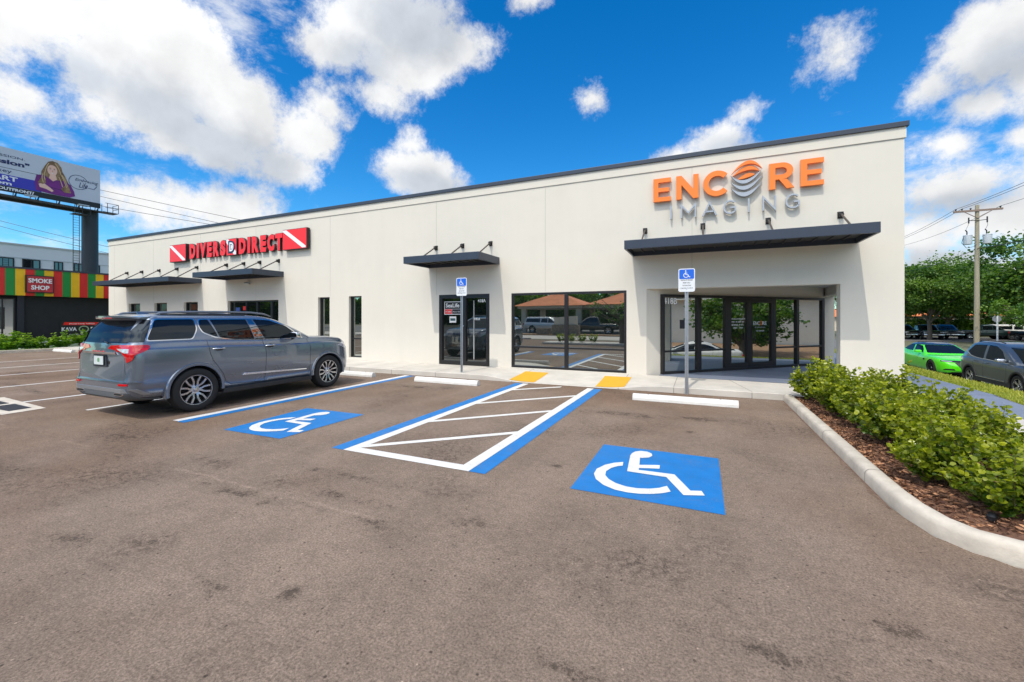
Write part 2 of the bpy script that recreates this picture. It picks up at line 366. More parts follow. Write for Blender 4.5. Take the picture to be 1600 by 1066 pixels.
    b = t.nodes.new('ShaderNodeBump'); b.inputs['Strength'].default_value = .75*bumpk; b.inputs['Distance'].default_value = .006
    h = ma('ADD', ma('ADD', ag, ma('MULTIPLY', ag2, 1.2)), ma('MULTIPLY', sc, -.5)); k(h, b.inputs['Height']); k(b.outputs[0], p.inputs['Normal'])
STAINS = [(-2.25,1.77,.09,.11,.95),(-2.72,1.6,.25,.08,.5),(-2.35,2.6,.3,.18,.45),(-1.6,2.95,.35,.18,.55),(-1.48,4.46,.12,.07,.95),(-.35,4.33,.05,.08,.6),(-1.3,7.35,1.1,.28,.6),(.0,7.5,.8,.28,.6),(-.15,6.6,.12,.1,.8),
 (-6.3,8.2,1.2,.35,.55),(-5.4,8.35,.4,.25,.5),(-5.9,7.1,.5,.3,.35),(-8.3,5.2,.25,.3,.8),(-8.9,4.4,.7,.35,.5),(-8.6,4.3,.2,.2,.8),(-13.7,4.2,1.1,.2,.7),(-15.4,4.4,1.4,.2,.5),(-18.5,5.4,1.2,.3,.7),(-21,7,1.3,.3,.4),
 (.3,2.4,.6,.12,.5),(.9,1.9,.35,.1,.5),(-3.9,2.55,.9,.14,.45),(-3.0,2.9,.7,.12,.4),(-5.2,3.0,.7,.15,.35),(-7.4,3.1,.6,.14,.4),(-.6,1.9,.4,.1,.4),(1.0,2.85,.3,.12,.35),(-3.3,3.3,1.2,.12,.4),(-4.3,1.5,.4,.15,.4)]
make_asphalt(m_asph, (.168, .112, .077), (.204, .153, .117), STAINS)
m_asph2 = bpy.data.materials.new('road_asphalt'); m_asph2.use_nodes = True; make_asphalt(m_asph2, (.15, .145, .14), (.16,.15,.145), [(0, -60, 1, 1, .1)])

m_earth = mat('earth_grass', (.09, .10, .05), .9, col2=(.17, .16, .09), vscale=.6, bump=.4, bscale=14, bdist=.03)
def gz(x, y=0):
    if x <= 5.95: return -.03
    if x < 8.6: return -.03 - .93*((x-5.95)/2.65)**.9
    return -.96
xs = [-1500,-400,-120,-60,-40,-30,-20,-10,0,2,4,5.2,5.5,5.95,6.3,6.8,7.3,7.8,8.3,8.6,9,12,16,20,30,60,150,500,1500]
ys = [-1500,-400,-100,-40,-20,0,10,20,30,45,60,80,120,200,500,1500]
g = MB(); vs = [(x, y, gz(x)) for y in ys for x in xs]; nx = len(xs)
g.add(vs, [(j*nx+i, j*nx+i+1, (j+1)*nx+i+1, (j+1)*nx+i) for j in range(len(ys)-1) for i in range(nx-1)])
struct('ground', g, m_earth, recalc=False)
# parking lot asphalt
g2 = MB(); g2.poly([(-29.6,-7,0),(5.9,-7,0),(5.9,3.8,0),(1.9,3.9,0),(1.6,4.2,0),(1.5,4.7,0),(1.5,9.86,0),(-29.6,9.86,0)])
struct('parking_lot', g2, m_asph)
# roads: one behind the viewer, one lower down to the right, a car park beyond it
m_conc = mat('concrete', (.52, .485, .43), .8, var=.13, vscale=1.7, bump=.25, bscale=60, bdist=.004)
m_conc_road = mat('pale_road', (.44, .40, .35), .85, var=.12, vscale=.8, bump=.2, bscale=60)
g = MB(); g.poly([(-80,-14.5,-.01),(8.6,-14.5,-.01),(8.6,-8.2,-.01),(-80,-8.2,-.01)]); struct('street', g, m_conc_road)
g = MB(); g.poly([(-80,-46,-.012),(5.5,-46,-.012),(5.5,-16,-.012),(-80,-16,-.012)]); struct('shelter_forecourt', g, m_asph2)
g = MB(); g.poly([(8.9,-60,-.94),(15.2,-60,-.94),(15.2,120,-.94),(8.9,120,-.94)]); struct('road', g, m_asph2)
g = MB(); g.poly([(19,61,-.935),(75,61,-.935),(75,77,-.935),(19,77,-.935)]); struct('far_car_park', g, m_asph2)

# ---- painted markings, each a sheet 4 mm up
def worn(name, col, lo=.60, hi=.70, rough=.6):
    m = mat(name, col, rough, var=.09, vscale=5, bump=.5, bscale=95, bdist=.005); t = m.node_tree; p = t.nodes['Principled BSDF']; src = p.inputs['Base Color'].links[0].from_socket
    tc_ = t.nodes.new('ShaderNodeTexCoord'); vals = []
    for sc, de, ro in ((85, 4, .75), (3.0, 6, .7)):
        n = t.nodes.new('ShaderNodeTexNoise'); t.links.new(tc_.outputs['Object'], n.inputs['Vector']); n.inputs['Scale'].default_value = sc; n.inputs['Detail'].default_value = de; n.inputs['Roughness'].default_value = ro; vals.append(n.outputs['Fac'])
    ad = t.nodes.new('ShaderNodeMath'); ad.operation = 'MULTIPLY_ADD'; t.links.new(vals[1], ad.inputs[0]); ad.inputs[1].default_value = .45; t.links.new(vals[0], ad.inputs[2])
    mr_ = t.nodes.new('ShaderNodeMapRange'); t.links.new(ad.outputs[0], mr_.inputs['Value']); mr_.inputs['From Min'].default_value = lo+.225; mr_.inputs['From Max'].default_value = hi+.225; mr_.inputs['To Max'].default_value = .8
    mi = t.nodes.new('ShaderNodeMix'); mi.data_type = 'RGBA'; t.links.new(mr_.outputs[0], mi.inputs['Factor']); t.links.new(src, mi.inputs['A']); mi.inputs['B'].default_value = (.20, .155, .125, 1)
    t.links.new(mi.outputs['Result'], p.inputs['Base Color']); return m
m_white = worn('white_paint', (.68, .67, .635))
m_blue = worn('blue_paint', (.001, .16, .46), .59, .69)
m_yel = mat('yellow_pad', (.64, .34, .006), .6, var=.05, vscale=8)
ZM = .004
def flat(name, polys, m, z=ZM, lab=None):
    g = MB()
    for p in polys: g.poly([(x, y, z) for x, y in p])
    return struct(name, g, m)
def rc(x0, x1, y0, y1): return [(x0, y0), (x1, y0), (x1, y1), (x0, y1)]
flat('blue_parking_line', [rc(-4.28,-4.085,3.92,9.74)], m_blue)
flat('blue_parking_line', [rc(-2.275,-2.08,3.92,9.68)], m_blue)
flat('blue_parking_line', [rc(-7.60,-7.42,3.90,9.74)], m_blue)
flat('white_parking_line', [rc(-7.76,-7.605,3.92,9.74)], m_white)
wl, wr_ = -4.08, -2.28
flat('hatched_aisle', [rc(wl,wl+.15,3.92,9.74), rc(wr_-.15,wr_,3.92,9.7), rc(wl+.151,wr_-.151,3.92,4.07)] +
     [[(wl+.151, y), (wl+.151, y+.15), (min(wr_-.151, x2), y2+.15), (min(wr_-.151, x2), y2)] for y, x2, y2 in ((4.08, 0, 5.44), (5.50, 0, 6.98), (7.05, 0, 8.56), (8.72, -3.05, 9.55))], m_white)
for x, y0 in ((-10.02,3.72),(-12.1,3.45),(-15.15,3.6),(-18.25,3.8),(-21.0,3.9),(-23.8,4.0)):
    flat('white_parking_line', [rc(x-.05, x+.05, y0, 9.7)], m_white)
def rnd(x0, x1, y0, y1): return rc(x0, x1, y0, y1)
B_ = [(-0.746,4.871),(-0.771,5.161),(-0.767,5.261),(-0.73,5.331),(-0.669,5.372),(-0.602,5.368),(-0.548,5.3),(-0.532,5.231),(-0.56,5.15),(-0.628,5.119),(-0.655,5.119),(-0.63,4.867),(-0.42,4.95),(-0.414,4.833),(-0.62,4.762),(-0.615,4.701),(-0.256,4.72),(-0.093,4.339),(0.004,4.374),(0.031,4.273),(-0.149,4.203),(-0.327,4.606),(-0.723,4.611)]
A_ = [(-0.81,4.888),(-0.897,4.82),(-0.982,4.708),(-1.036,4.548),(-1.032,4.396),(-0.977,4.252),(-0.879,4.139),(-0.757,4.068),(-0.635,4.051),(-0.521,4.067),(-0.411,4.112),(-0.331,4.168),(-0.262,4.238),(-0.305,4.368),(-0.369,4.284),(-0.452,4.226),(-0.566,4.187),(-0.672,4.19),(-0.772,4.231),(-0.858,4.306),(-0.913,4.4),(-0.929,4.518),(-0.898,4.637),(-0.844,4.726),(-0.795,4.764)]
B_[2:9] = [(-.765,5.25),(-.74,5.33),(-.68,5.385),(-.60,5.385),(-.545,5.33),(-.53,5.25),(-.56,5.17)]
flat('blue_symbol_square', [rc(-1.155,.185,3.93,5.48)], m_blue)
flat('wheelchair_symbol', [B_, A_], m_white, .008)
flat('blue_symbol_square', [[(-6.42,3.9),(-5.24,3.92),(-5.24,5.49),(-6.56,5.46)]], m_blue)
flat('wheelchair_symbol', [[(x-5.30, y-.02) for x, y in q] for q in (B_, A_)], m_white, .008)

# ---- front sidewalk with a ramp down to the hatched aisle
def ramp(x):
    if -4.1 <= x <= -2.1: return 0
    d = (-4.1-x) if x < -4.1 else (x+2.1)
    d = min(1, d/1.3); return d*d*(3-2*d)
SXS = [-30,-28.6,-24,-20,-16,-12,-10,-8,-7]+[-6+.1*i for i in range(66)]+[1.0,1.62,2.5,3.1,3.72]
g = MB(); rows = []
for x in SXS:
    k = ramp(x); ze = .02 + .115*k
    rows.append([(x,9.86,-.02),(x,9.86,ze-.012),(x,9.875,ze),(x,10.02,ze+.001),(x,10.7,ze+(.15-ze)*.5),(x,11.25,.15),(x,11.52,.15)])
for i in range(len(rows)-1):
    for j in range(6): g.add([rows[i][j], rows[i+1][j], rows[i+1][j+1], rows[i][j+1]], [(0,1,2,3)])
sw = struct('sidewalk', g, m_conc, recalc=False, smooth=35)
m_joint = mat('joint_dark', (.20, .185, .165), .9)
g = MB()
def swz(x, y):
    k = ramp(x); ze = .02+.115*k; P = [(9.875, ze), (10.02, ze+.001), (10.7, ze+(.15-ze)*.5), (11.25, .15), (11.52, .15)]
    for (a, za), (b, zb) in zip(P, P[1:]):
        if a <= y <= b: return za+(zb-za)*(y-a)/(b-a)
    return ze
for x in (-27,-24,-21,-18,-15,-13.2,-11.6,-10,-8.35,-6.8,-4.45,-1.75,-.55,.95,2.6):
    w = .006; yy = [9.876, 10.02, 10.7, 11.25, 11.48]
    sk = -.22 if x == .95 else 0
    for a, b in zip(yy, yy[1:]):
        xa, xb = x+sk*(a-9.9), x+sk*(b-9.9)
        g.poly([(xa-w,a,swz(xa,a)+.002),(xa+w,a,swz(xa,a)+.002),(xb+w,b,swz(xb,b)+.002),(xb-w,b,swz(xb,b)+.002)])
    g.poly([(x-w,9.858,0),(x+w,9.858,0),(x+w,9.858,swz(x,9.88)-.01),(x-w,9.858,swz(x,9.88)-.01)])
struct('sidewalk_joint', g, m_joint)
def pad(x0, x1, name='tactile_pad'):
    g = MB(); ys = [9.90,10.02,10.35,10.7,11.05]; xs_ = [x0+(x1-x0)*i/8 for i in range(9)]
    P = [[(x, y, swz(x, y)+.005) for y in ys] for x in xs_]
    for i in range(8):
        for j in range(len(ys)-1): g.poly([P[i][j], P[i+1][j], P[i+1][j+1], P[i][j+1]])
    return struct(name, g, m_yel)
pad(-4.55,-3.86); pad(-2.30,-1.62)
# pale walk right of the bed and the blue-grey painted porch slab and path
g = MB(); g.box(3.72,5.1,3.95,9.9,-.1,.06); struct('side_walk', g, m_conc)
m_slab = mat('grey_blue_slab', (.175, .20, .26), .55, var=.12, vscale=1.2, bump=.1, bscale=50, bdist=.003)
g = MB(); g.poly([(-1.0,11.60,.156),(-.45,11.42,.156),(5.2,11.2,.156),(5.2,40,.156),(3.93,40,.156),(3.93,17,.156),(-.99,17,.156)])
g.poly([(-1.0,11.60,.156),(-1.0,11.6,.10),(-.45,11.42,.10),(-.45,11.42,.156)])
struct('porch_slab', g, m_slab)
g = MB(); g.poly([(3.725,9.3,.064),(5.15,9.3,.064),(5.15,11.3,.158),(3.725,11.3,.158)]); g.poly([(3.725,9.86,.0),(3.725,11.3,.0),(3.725,11.3,.157),(3.725,9.86,.09)]); struct('painted_path', g, m_slab)
g = MB(); g.poly([(5.15,9.3,.064),(5.15,9.3,-.1),(5.2,40,-.1),(5.2,40,.156),(5.2,11.35,.156)]); struct('path_edge', g, m_conc)
# ---- kerb of the planting bed
m_kerb = mat('kerb_concrete', (.53, .475, .395), .85, var=.20, vscale=3.5, bump=.5, bscale=45, bdist=.006)
path = [(1.50,9.80),(1.50,9.2),(1.50,8.4),(1.50,7.5),(1.50,6.6),(1.50,5.8),(1.50,5.2),(1.505,4.8),(1.53,4.5),(1.60,4.22),(1.74,4.02),(1.95,3.92),(2.2,3.87),(2.6,3.85),(3.3,3.85),(4.05,3.85)]
prof = [(0,-.03),(0.0,.09),(.012,.118),(.033,.134),(.07,.138),(.115,.136),(.138,.127),(.146,.11),(.146,-.03)]
g = MB(); rings = []
for i, (x, y) in enumerate(path):
    a = Vector(path[max(i-1, 0)]); b = Vector(path[min(i+1, len(path)-1)]); d = (b-a).normalized(); n = Vector((-d.y, d.x))
    w = [(x+n.x*o, y+n.y*o, z*(1 if i else .97)) for o, z in prof]; rings.append(w)
k = len(prof); g.add([v for r in rings for v in r], [(i*k+j, i*k+j+1, (i+1)*k+j+1, (i+1)*k+j) for i in range(len(path)-1) for j in range(k-1)]+[tuple(range(k))])
struct('bed_kerb', g, m_kerb, smooth=50)
g = MB()
for yj in (8.6, 6.9, 5.3):
    for (a, za), (b, zb) in zip(prof[:-1], prof[1:]): g.poly([(1.497+a,yj-.004,za+.002),(1.497+a,yj+.004,za+.002),(1.497+b,yj+.004,zb+.002),(1.497+b,yj-.004,zb+.002)])
struct('kerb_joint', g, m_joint)
m_dirt = mat('gutter_dirt', (.10,.055,.035), .95, col2=(.22,.15,.11), vscale=18)
rd = random.Random(5); g = MB(); py = [9.8-.12*i for i in range(44)]
for a, b in zip(py, py[1:]): w1, w2 = .02+.05*noise.noise(Vector((a*2.3,0,1)))**2*4, .02+.05*noise.noise(Vector((b*2.3,0,1)))**2*4; g.poly([(1.499,b,.0035),(1.499,a,.0035),(1.499-w1,a,.0035),(1.499-w2,b,.0035)])
for i in range(60): a, b = -8+i*.16, -8+(i+1)*.16; g.poly([(a,9.858,.0033),(a,9.85-.05*abs(noise.noise(Vector((a*2,3,1)))),.0033),(b,9.85-.05*abs(noise.noise(Vector((b*2,3,1)))),.0033),(b,9.858,.0033)])
struct('gutter_dirt', g, m_dirt)
dg = thing('storm_drain', 'square concrete storm drain with dark iron grates flush in the asphalt at the left edge', 'drain', (-11.9, 3.25, 0))
g = MB(); g.add([(-13.2,2.88,.006),(-10.82,2.94,.006),(-10.92,3.50,.006),(-13.2,3.62,.006)], [(0,1,2,3)]); g.build('concrete_frame', m_kerb, dg)
for x in (-11.98,-12.95):
    g = MB(); g.add([(x,3.08,.009),(x+.86,3.10,.009),(x+.80,3.40,.009),(x,3.42,.009)], [(0,1,2,3)]); gr_ = g.build('grate', mat('iron_dark', (.035,.035,.04), .6, metal=.3), dg)
    g = MB()
    for i in range(9): g.box(x+.05+i*.09,x+.065+i*.09,3.11,3.38,.0095,.013)
    g.build('grate_bars', mat('iron_bar', (.10,.10,.105), .5, metal=.5), gr_)
g = MB(); g.box(-29.75,-29.6,3,9.9,-.02,.13); g.box(-29.75,-29.6,-7,2.2,-.02,.13); struct('lot_kerb', g, m_kerb, bevel=.02)
g = MB(); g.box(5.9,6.05,-7,3.7,-.02,.12); g.box(-29.6,-12,-7.15,-7,-.02,.12); g.box(-4,5.9,-7.15,-7,-.02,.12); struct('lot_kerb', g, m_kerb, bevel=.02)

# ================================================================ the building
Y0 = 11.5
m_st = mat('stucco', (.655, .612, .53), .92, var=.015, vscale=.9, bump=.25, bscale=90, bdist=.003)
def streak(m):
    t = m.node_tree; p = t.nodes['Principled BSDF']; src = p.inputs['Base Color'].links[0].from_socket; tc_ = t.nodes.new('ShaderNodeTexCoord'); last = src
    for sc, a, b in (((1.6, 1.6, .10), .988, 1.004), ((.35, .35, .5), .985, 1.01)):
        mp = t.nodes.new('ShaderNodeMapping'); mp.inputs['Scale'].default_value = sc; n = t.nodes.new('ShaderNodeTexNoise'); n.inputs['Scale'].default_value = 2.2; n.inputs['Detail'].default_value = 8; n.inputs['Roughness'].default_value = .7
        t.links.new(tc_.outputs['Object'], mp.inputs[0]); t.links.new(mp.outputs[0], n.inputs['Vector'])
        r = t.nodes.new('ShaderNodeMapRange'); t.links.new(n.outputs['Fac'], r.inputs['Value']); r.inputs['From Min'].default_value = .35; r.inputs['From Max'].default_value = .55; r.inputs['To Min'].default_value = a; r.inputs['To Max'].default_value = b
        v = t.nodes.new('ShaderNodeVectorMath'); v.operation = 'SCALE'; t.links.new(last, v.inputs[0]); t.links.new(r.outputs[0], v.inputs['Scale']); last = v.outputs[0]
    t.links.new(last, p.inputs['Base Color'])
streak(m_st)
m_cap = mat('dark_cap', (.045, .055, .075), .45, metal=.3)
m_frame = mat('bronze_frame', (.018, .017, .018), .35, metal=.2, spec=.5)
m_glass = glassmat('window_glass', (.010, .014, .013), (.86, .90, .86), .48, wob=.05)
m_glass_d = glassmat('dark_window_glass', (.006, .008, .008), (.75, .8, .8), .16, wob=.04)
m_canopy = mat('canopy_metal', (.040, .052, .075), .42, metal=.25, var=.08, vscale=2)
m_under = mat('canopy_underside', (.035, .035, .038), .7)
m_steel = mat('rod_steel', (.10, .085, .075), .5, metal=.5)
m_galv = mat('galvanised', (.42, .45, .47), .42, metal=.75, var=.1, vscale=20)
bld = thing('commercial_building', 'long single-storey cream stucco building with dark cap, canopies and tinted storefronts', 'building', (-12.3, Y0, 0))
OP = [(-26.64,-25.57,.9,2.38),(-24.31,-23.23,.9,2.38),(-21.88,-20.80,.9,2.38),(-18.65,-15.45,.15,2.38),(-13.25,-12.65,.22,2.43),(-11.70,-11.09,.22,2.44),(-7.79,-5.94,.15,2.40),(-5.20,-1.82,.17,2.39),(-1.31,2.82,-.1,2.41)]
g = MB()
xs_ = sorted({-28.6, 3.92} | {v for o in OP for v in o[:2]}); zs_ = sorted({-.1, 5.45} | {v for o in OP for v in o[2:]})
inop = lambda x, z: any(a < x < b and c < z < d for a, b, c, d in OP)
for a, b in zip(xs_, xs_[1:]):
    # one face per run of solid cells so the wall stays large and flat
    for c, d in zip(zs_, zs_[1:]):
        if not inop((a+b)/2, (c+d)/2): g.add([(a,Y0,c),(b,Y0,c),(b,Y0,d),(a,Y0,d)], [(0,1,2,3)])
T = .28
for (a, b, c, d) in OP[:-1]:
    g.add([(a,Y0,c),(a,Y0+T,c),(a,Y0+T,d),(a,Y0,d)], [(0,1,2,3)]); g.add([(b,Y0,c),(b,Y0,d),(b,Y0+T,d),(b,Y0+T,c)], [(0,1,2,3)])
    g.add([(a,Y0,d),(a,Y0+T,d),(b,Y0+T,d),(b,Y0,d)], [(0,1,2,3)]); g.add([(a,Y0,c),(b,Y0,c),(b,Y0+T,c),(a,Y0+T,c)], [(0,1,2,3)])
# porch: chamfered left jamb, head, column, side opening, ceiling
g.add([(-1.31,Y0,-.1),(-.99,11.8,-.1),(-.99,11.8,2.41),(-1.31,Y0,2.41)], [(0,1,2,3)])
g.add([(-.99,11.8,2.41),(2.82,11.8,2.41),(2.82,Y0,2.41),(-1.31,Y0,2.41)], [(0,1,2,3)])
g.add([(2.82,Y0,-.1),(2.82,Y0,2.41),(2.82,11.8,2.41),(2.82,11.8,-.1)], [(0,1,2,3)])
g.add([(-.99,11.8,2.41),(-.99,11.8,2.62),(2.82,11.8,2.62),(2.82,11.8,2.41)], [(0,1,2,3)])
g.add([(2.82,11.8,-.1),(3.92,11.8,-.1),(3.92,11.8,2.62),(2.82,11.8,2.62)], [(3,2,1,0)])
g.box(3.64,3.92,11.801,16.6,2.36,2.62)
g.add([(-1.2,11.8,2.62),(3.92,11.8,2.62),(3.92,17,2.62),(-1.2,17,2.62)], [(3,2,1,0)])
g.add([(3.92,Y0,-.1),(3.92,11.8,-.1),(3.92,11.8,2.36),(3.92,Y0,2.36)], [(0,1,2,3)])
g.add([(3.92,Y0,2.36),(3.92,16.6,2.36),(3.92,16.6,5.45),(3.92,Y0,5.45)], [(0,1,2,3)])
g.box(3.55,3.92,16.6,17.2,-.1,2.62)
g.add([(3.92,16.6,-.1),(3.92,40,-.1),(3.92,40,5.45),(3.92,16.6,5.45)], [(0,1,2,3)])
g.add([(-28.6,Y0,-.1),(-28.6,Y0,5.45),(-28.6,40,5.45),(-28.6,40,-.1)], [(0,1,2,3)])
g.add([(-28.6,40,-.1),(-28.6,40,5.45),(3.92,40,5.45),(3.92,40,-.1)], [(0,1,2,3)])
# bulkhead over the diagonal storefront
P0 = Vector((-.99, 11.8)); P1 = Vector((3.54, 16.4)); dd = (P1-P0).normalized(); dn = Vector((dd.y, -dd.x))
def fr_diag(u, v, w): q = P0 + dd*u + dn*w; return (q.x, q.y, v)
g.add([fr_diag(0,2.28,.0), fr_diag(6.5,2.28,.0), fr_diag(6.5,2.62,.0), fr_diag(0,2.62,.0)], [(0,1,2,3)])
g.build('wall', m_st, bld, recalc=False)
g = MB(); g.add([(-28.6,Y0,5.4),(3.92,Y0,5.4),(3.92,40,5.4),(-28.6,40,5.4)], [(0,1,2,3)]); g.build('roof', mat('roof_membrane', (.6,.6,.6), .8), bld)
g = MB(); g.box(-28.62,3.945,Y0-.022,Y0+.25,5.462,5.69); g.box(-28.62,-28.35,Y0+.251,40,5.462,5.69); g.box(3.675,3.945,Y0+.251,40,5.462,5.69)
g.build('parapet', m_st, bld)
g = MB(); g.box(-28.66,3.985,Y0-.06,Y0+.29,5.69,5.80); g.box(-28.66,-28.3,Y0+.291,40,5.69,5.80); g.box(3.62,3.985,Y0+.291,40,5.69,5.80)
g.build('parapet_cap', m_cap, bld, bevel=.008)
# hairline control joints
m_cj = mat('stucco_joint', (.50, .475, .435), .95)
g = MB()
for x, z0, z1 in ((-7.89,2.40,5.44),(-12.62,2.45,5.44),(-4.12,2.42,5.44),(-.21,2.43,5.44),(-16.81,2.40,5.44),(-24.37,2.4,5.44),(-20.6,2.4,5.44),(-28.0,.15,5.44)): g.box(x-.006,x+.006,Y0-.003,Y0+.002,z0,z1)
g.box(-28.6,3.92,Y0-.003,Y0+.002,5.445,5.462)
g.build('control_joint', m_cj, bld)

def framed(name, parent, fn, u0, u1, v0, v1, vert, hor, gm, fw=.06, depth=.10, back=0., label=None):
    """frame mesh with panes as its children; fn(u, v, w)"""
    g = MB(); us = [u0]+sorted(v for v, _ in vert)+[u1]
    def bar(a, b, c, d, dp=depth): 
        pts = [fn(a,c,back),fn(b,c,back),fn(b,d,back),fn(a,d,back),fn(a,c,back+dp),fn(b,c,back+dp),fn(b,d,back+dp),fn(a,d,back+dp)]
        g.add(pts, [(0,3,2,1),(4,5,6,7),(0,1,5,4),(1,2,6,5),(2,3,7,6),(3,0,4,7)])
    bar(u0,u1,v1-fw,v1); bar(u0,u1,v0,v0+fw); bar(u0,u0+fw,v0+fw,v1-fw); bar(u1-fw,u1,v0+fw,v1-fw)
    ve = sorted(vert)
    edges = [u0+fw]
    for c, w in ve: bar(c-w/2,c+w/2,v0+fw,v1-fw,depth*.98); edges += [c-w/2, c+w/2]
    edges.append(u1-fw)
    cells = []
    for i in range(0, len(edges), 2):
        a, b = edges[i], edges[i+1]; hs = [h for h in hor if h[2] is None or h[2] == i//2]
        lo = v0+fw
        for h in sorted(hs): bar(a,b,h[0]-h[1]/2,h[0]+h[1]/2,depth*.9); cells.append((a,b,lo,h[0]-h[1]/2)); lo = h[0]+h[1]/2
        cells.append((a,b,lo,v1-fw))
    fo = g.build(name, m_frame, parent, bevel=.004)
    for a, b, c, d in cells:
        q = MB(); q.add([fn(a-.01,c-.01,back+depth*.45),fn(b+.01,c-.01,back+depth*.45),fn(b+.01,d+.01,back+depth*.45),fn(a-.01,d+.01,back+depth*.45)], [(0,1,2,3)])
        q.build('pane', gm, fo, recalc=False)
    return fo
FY = fr_front(Y0+.20)
for (a, b, c, d) in OP[:3]: framed('window', bld, FY, a, b, c, d, [], [], m_glass_d, fw=.05)
framed('storefront', bld, FY, -18.65, -15.45, .15, 2.38, [(-17.6,.06),(-16.9,.09),(-16.0,.12)], [(.8,.05,0)], m_glass_d)
framed('window', bld, FY, -13.25, -12.65, .22, 2.43, [], [(.9,.05,None)], m_glass, fw=.045)
framed('window', bld, FY, -11.70, -11.09, .22, 2.44, [], [(.9,.05,None)], m_glass, fw=.045)
FY2 = fr_front(Y0+.10)
framed('window', bld, FY2, -5.20, -1.82, .17, 2.39, [(-3.50,.10)], [(.79,.05,None)], m_glass, fw=.065)
dr = framed('door', bld, FY2, -7.79, -5.94, .16, 2.40, [(-6.86,.17)], [], m_glass_d, fw=.12)
g = MB(); g.tube([(-6.78,Y0-.07,1.0),(-6.78,Y0-.07,1.35)],.014); g.tube([(-6.78,Y0-.07,1.32),(-6.78,Y0,1.32)],.01); g.tube([(-6.78,Y0-.07,1.03),(-6.78,Y0,1.03)],.01); g.build('handle', m_frame, dr)
g = MB(); g.tube([(-6.87,Y0-.012,1.40),(-6.87,Y0,1.40)],.018,12); g.build('lock', m_galv, dr)
# diagonal storefront with double door
m_glass_e = glassmat('entrance_glass', (.012, .016, .015), (.90, .93, .88), .55, wob=.03)
fd = framed('storefront', bld, fr_diag, .0, 6.44, .16, 2.28, [(1.26,.14),(2.30,.17),(3.17,.10),(4.18,.13),(5.20,.11),(6.36,.06)], [(.76,.05,0),(.76,.05,1),(.76,.05,4),(.76,.05,5)], m_glass_e, fw=.07)
g = MB()
for a, b in ((2.39,3.115),(3.225,4.11)):
    for (u0,u1,v0,v1) in ((a,b,.235,.36),(a,b,2.10,2.205),(a,a+.05,.36,2.10),(b-.05,b,.36,2.10)):
        pts = [fr_diag(u,v,w) for w in (.05,.093) for u,v in ((u0,v0),(u1,v0),(u1,v1),(u0,v1))]
        g.add(pts, [(0,3,2,1),(4,5,6,7),(0,1,5,4),(1,2,6,5),(2,3,7,6),(3,0,4,7)])
do = g.build('double_door', m_frame, bld)
for u in (3.07, 3.27):
    g = MB(); g.tube([fr_diag(u,1.0,.15),fr_diag(u,1.42,.15)],.016); g.tube([fr_diag(u,1.03,.15),fr_diag(u,1.03,.08)],.01); g.tube([fr_diag(u,1.39,.15),fr_diag(u,1.39,.08)],.01); g.build('handle', m_frame, do)
m_wl = mat('white_lettering', (.8, .8, .78), .5); m_or = mat('orange_letter', (.88, .205, .01), .38, coat=.3); m_gr = mat('grey_letter', (.40, .42, .45), .35, metal=.3)
text('418B', fr_diag, .06, .52, 2.02, 2.19, .047, .052, m_wl, fd, 'address_number', bold=.02)
text('ENC', fr_diag, 3.36, 3.62, 1.44, 1.55, .047, .050, m_wl, do, 'door_lettering', bold=.012); text('RE', fr_diag, 3.72, 3.90, 1.44, 1.55, .047, .050, m_wl, do, 'door_lettering', bold=.012)
g = MB()
for p in stroke(arc(3.67,1.50,.042,.055,0,360,16)[:-1], .02, True): g.prism(p, fr_diag, .047, .050)
g.build('door_logo', m_or, do)
text('IMAGING', fr_diag, 3.42, 3.84, 1.355, 1.395, .047, .050, m_gr, do, 'door_lettering'); text('813 558 8290', fr_diag, 3.48, 3.80, 1.25, 1.29, .047, .050, m_wl, do, 'door_lettering')
for i, (s, a, b) in enumerate((('HOURS OF OPERATION', 2.50, 3.02), ('MON - FRI   8AM - 5PM', 2.50, 2.98), ('SATURDAY   BY APPT', 2.50, 2.96), ('SUNDAY      CLOSED', 2.56, 2.94))):
    text(s, fr_diag, a, b, 1.60-i*.085, 1.645-i*.085, .047, .050, m_wl, do, 'door_lettering')
g = MB(); g.prism([(.62,1.36),(.88,1.36),(.88,1.60),(.62,1.60)], fr_diag, .047, .052); g.build('window_notice', mat('dark_notice', (.02,.02,.03), .4), fd)
# stickers on the left door
FD = lambda u, v, w: (u, Y0+.055-w, v)
m_stick = mat('sticker_white', (.72, .72, .70), .5); m_red = mat('sign_red', (.72, .012, .012), .40, coat=.2); m_blk = mat('black_sign', (.012,.012,.014), .5)
g = MB(); g.prism([(-7.62,1.76),(-6.98,1.76),(-6.98,2.18),(-7.62,2.18)], FD, .001, .003); st_ = g.build('door_sticker', m_stick, dr)
g = MB(); g.prism([(-7.60,1.94),(-7.0,1.94),(-7.0,2.16),(-7.60,2.16)], FD, .004, .005); g.prism([(-7.32,1.78),(-7.0,1.78),(-7.0,1.93),(-7.32,1.93)], FD, .004, .005); g.build('sticker_panel', m_blk, dr)
g = MB(); g.prism([(-7.60,1.78),(-7.33,1.78),(-7.33,1.93),(-7.60,1.93)], FD, .004, .005); g.build('sticker_panel', m_red, dr)
text('SeaLife', FD, -7.56, -7.05, 1.99, 2.12, .006, .007, m_wl, dr, 'door_lettering', bold=.015)
text('Micro 3.0', FD, -7.29, -7.03, 1.83, 1.87, .006, .007, m_wl, dr, 'door_lettering'); text('DC2000', FD, -7.57, -7.36, 1.83, 1.88, .006, .007, m_wl, dr, 'door_lettering')
g = MB(); g.prism([(-7.42,1.50),(-7.17,1.50),(-7.17,1.70),(-7.42,1.70)], FD, .001, .003); g.build('door_sticker', m_stick, dr)
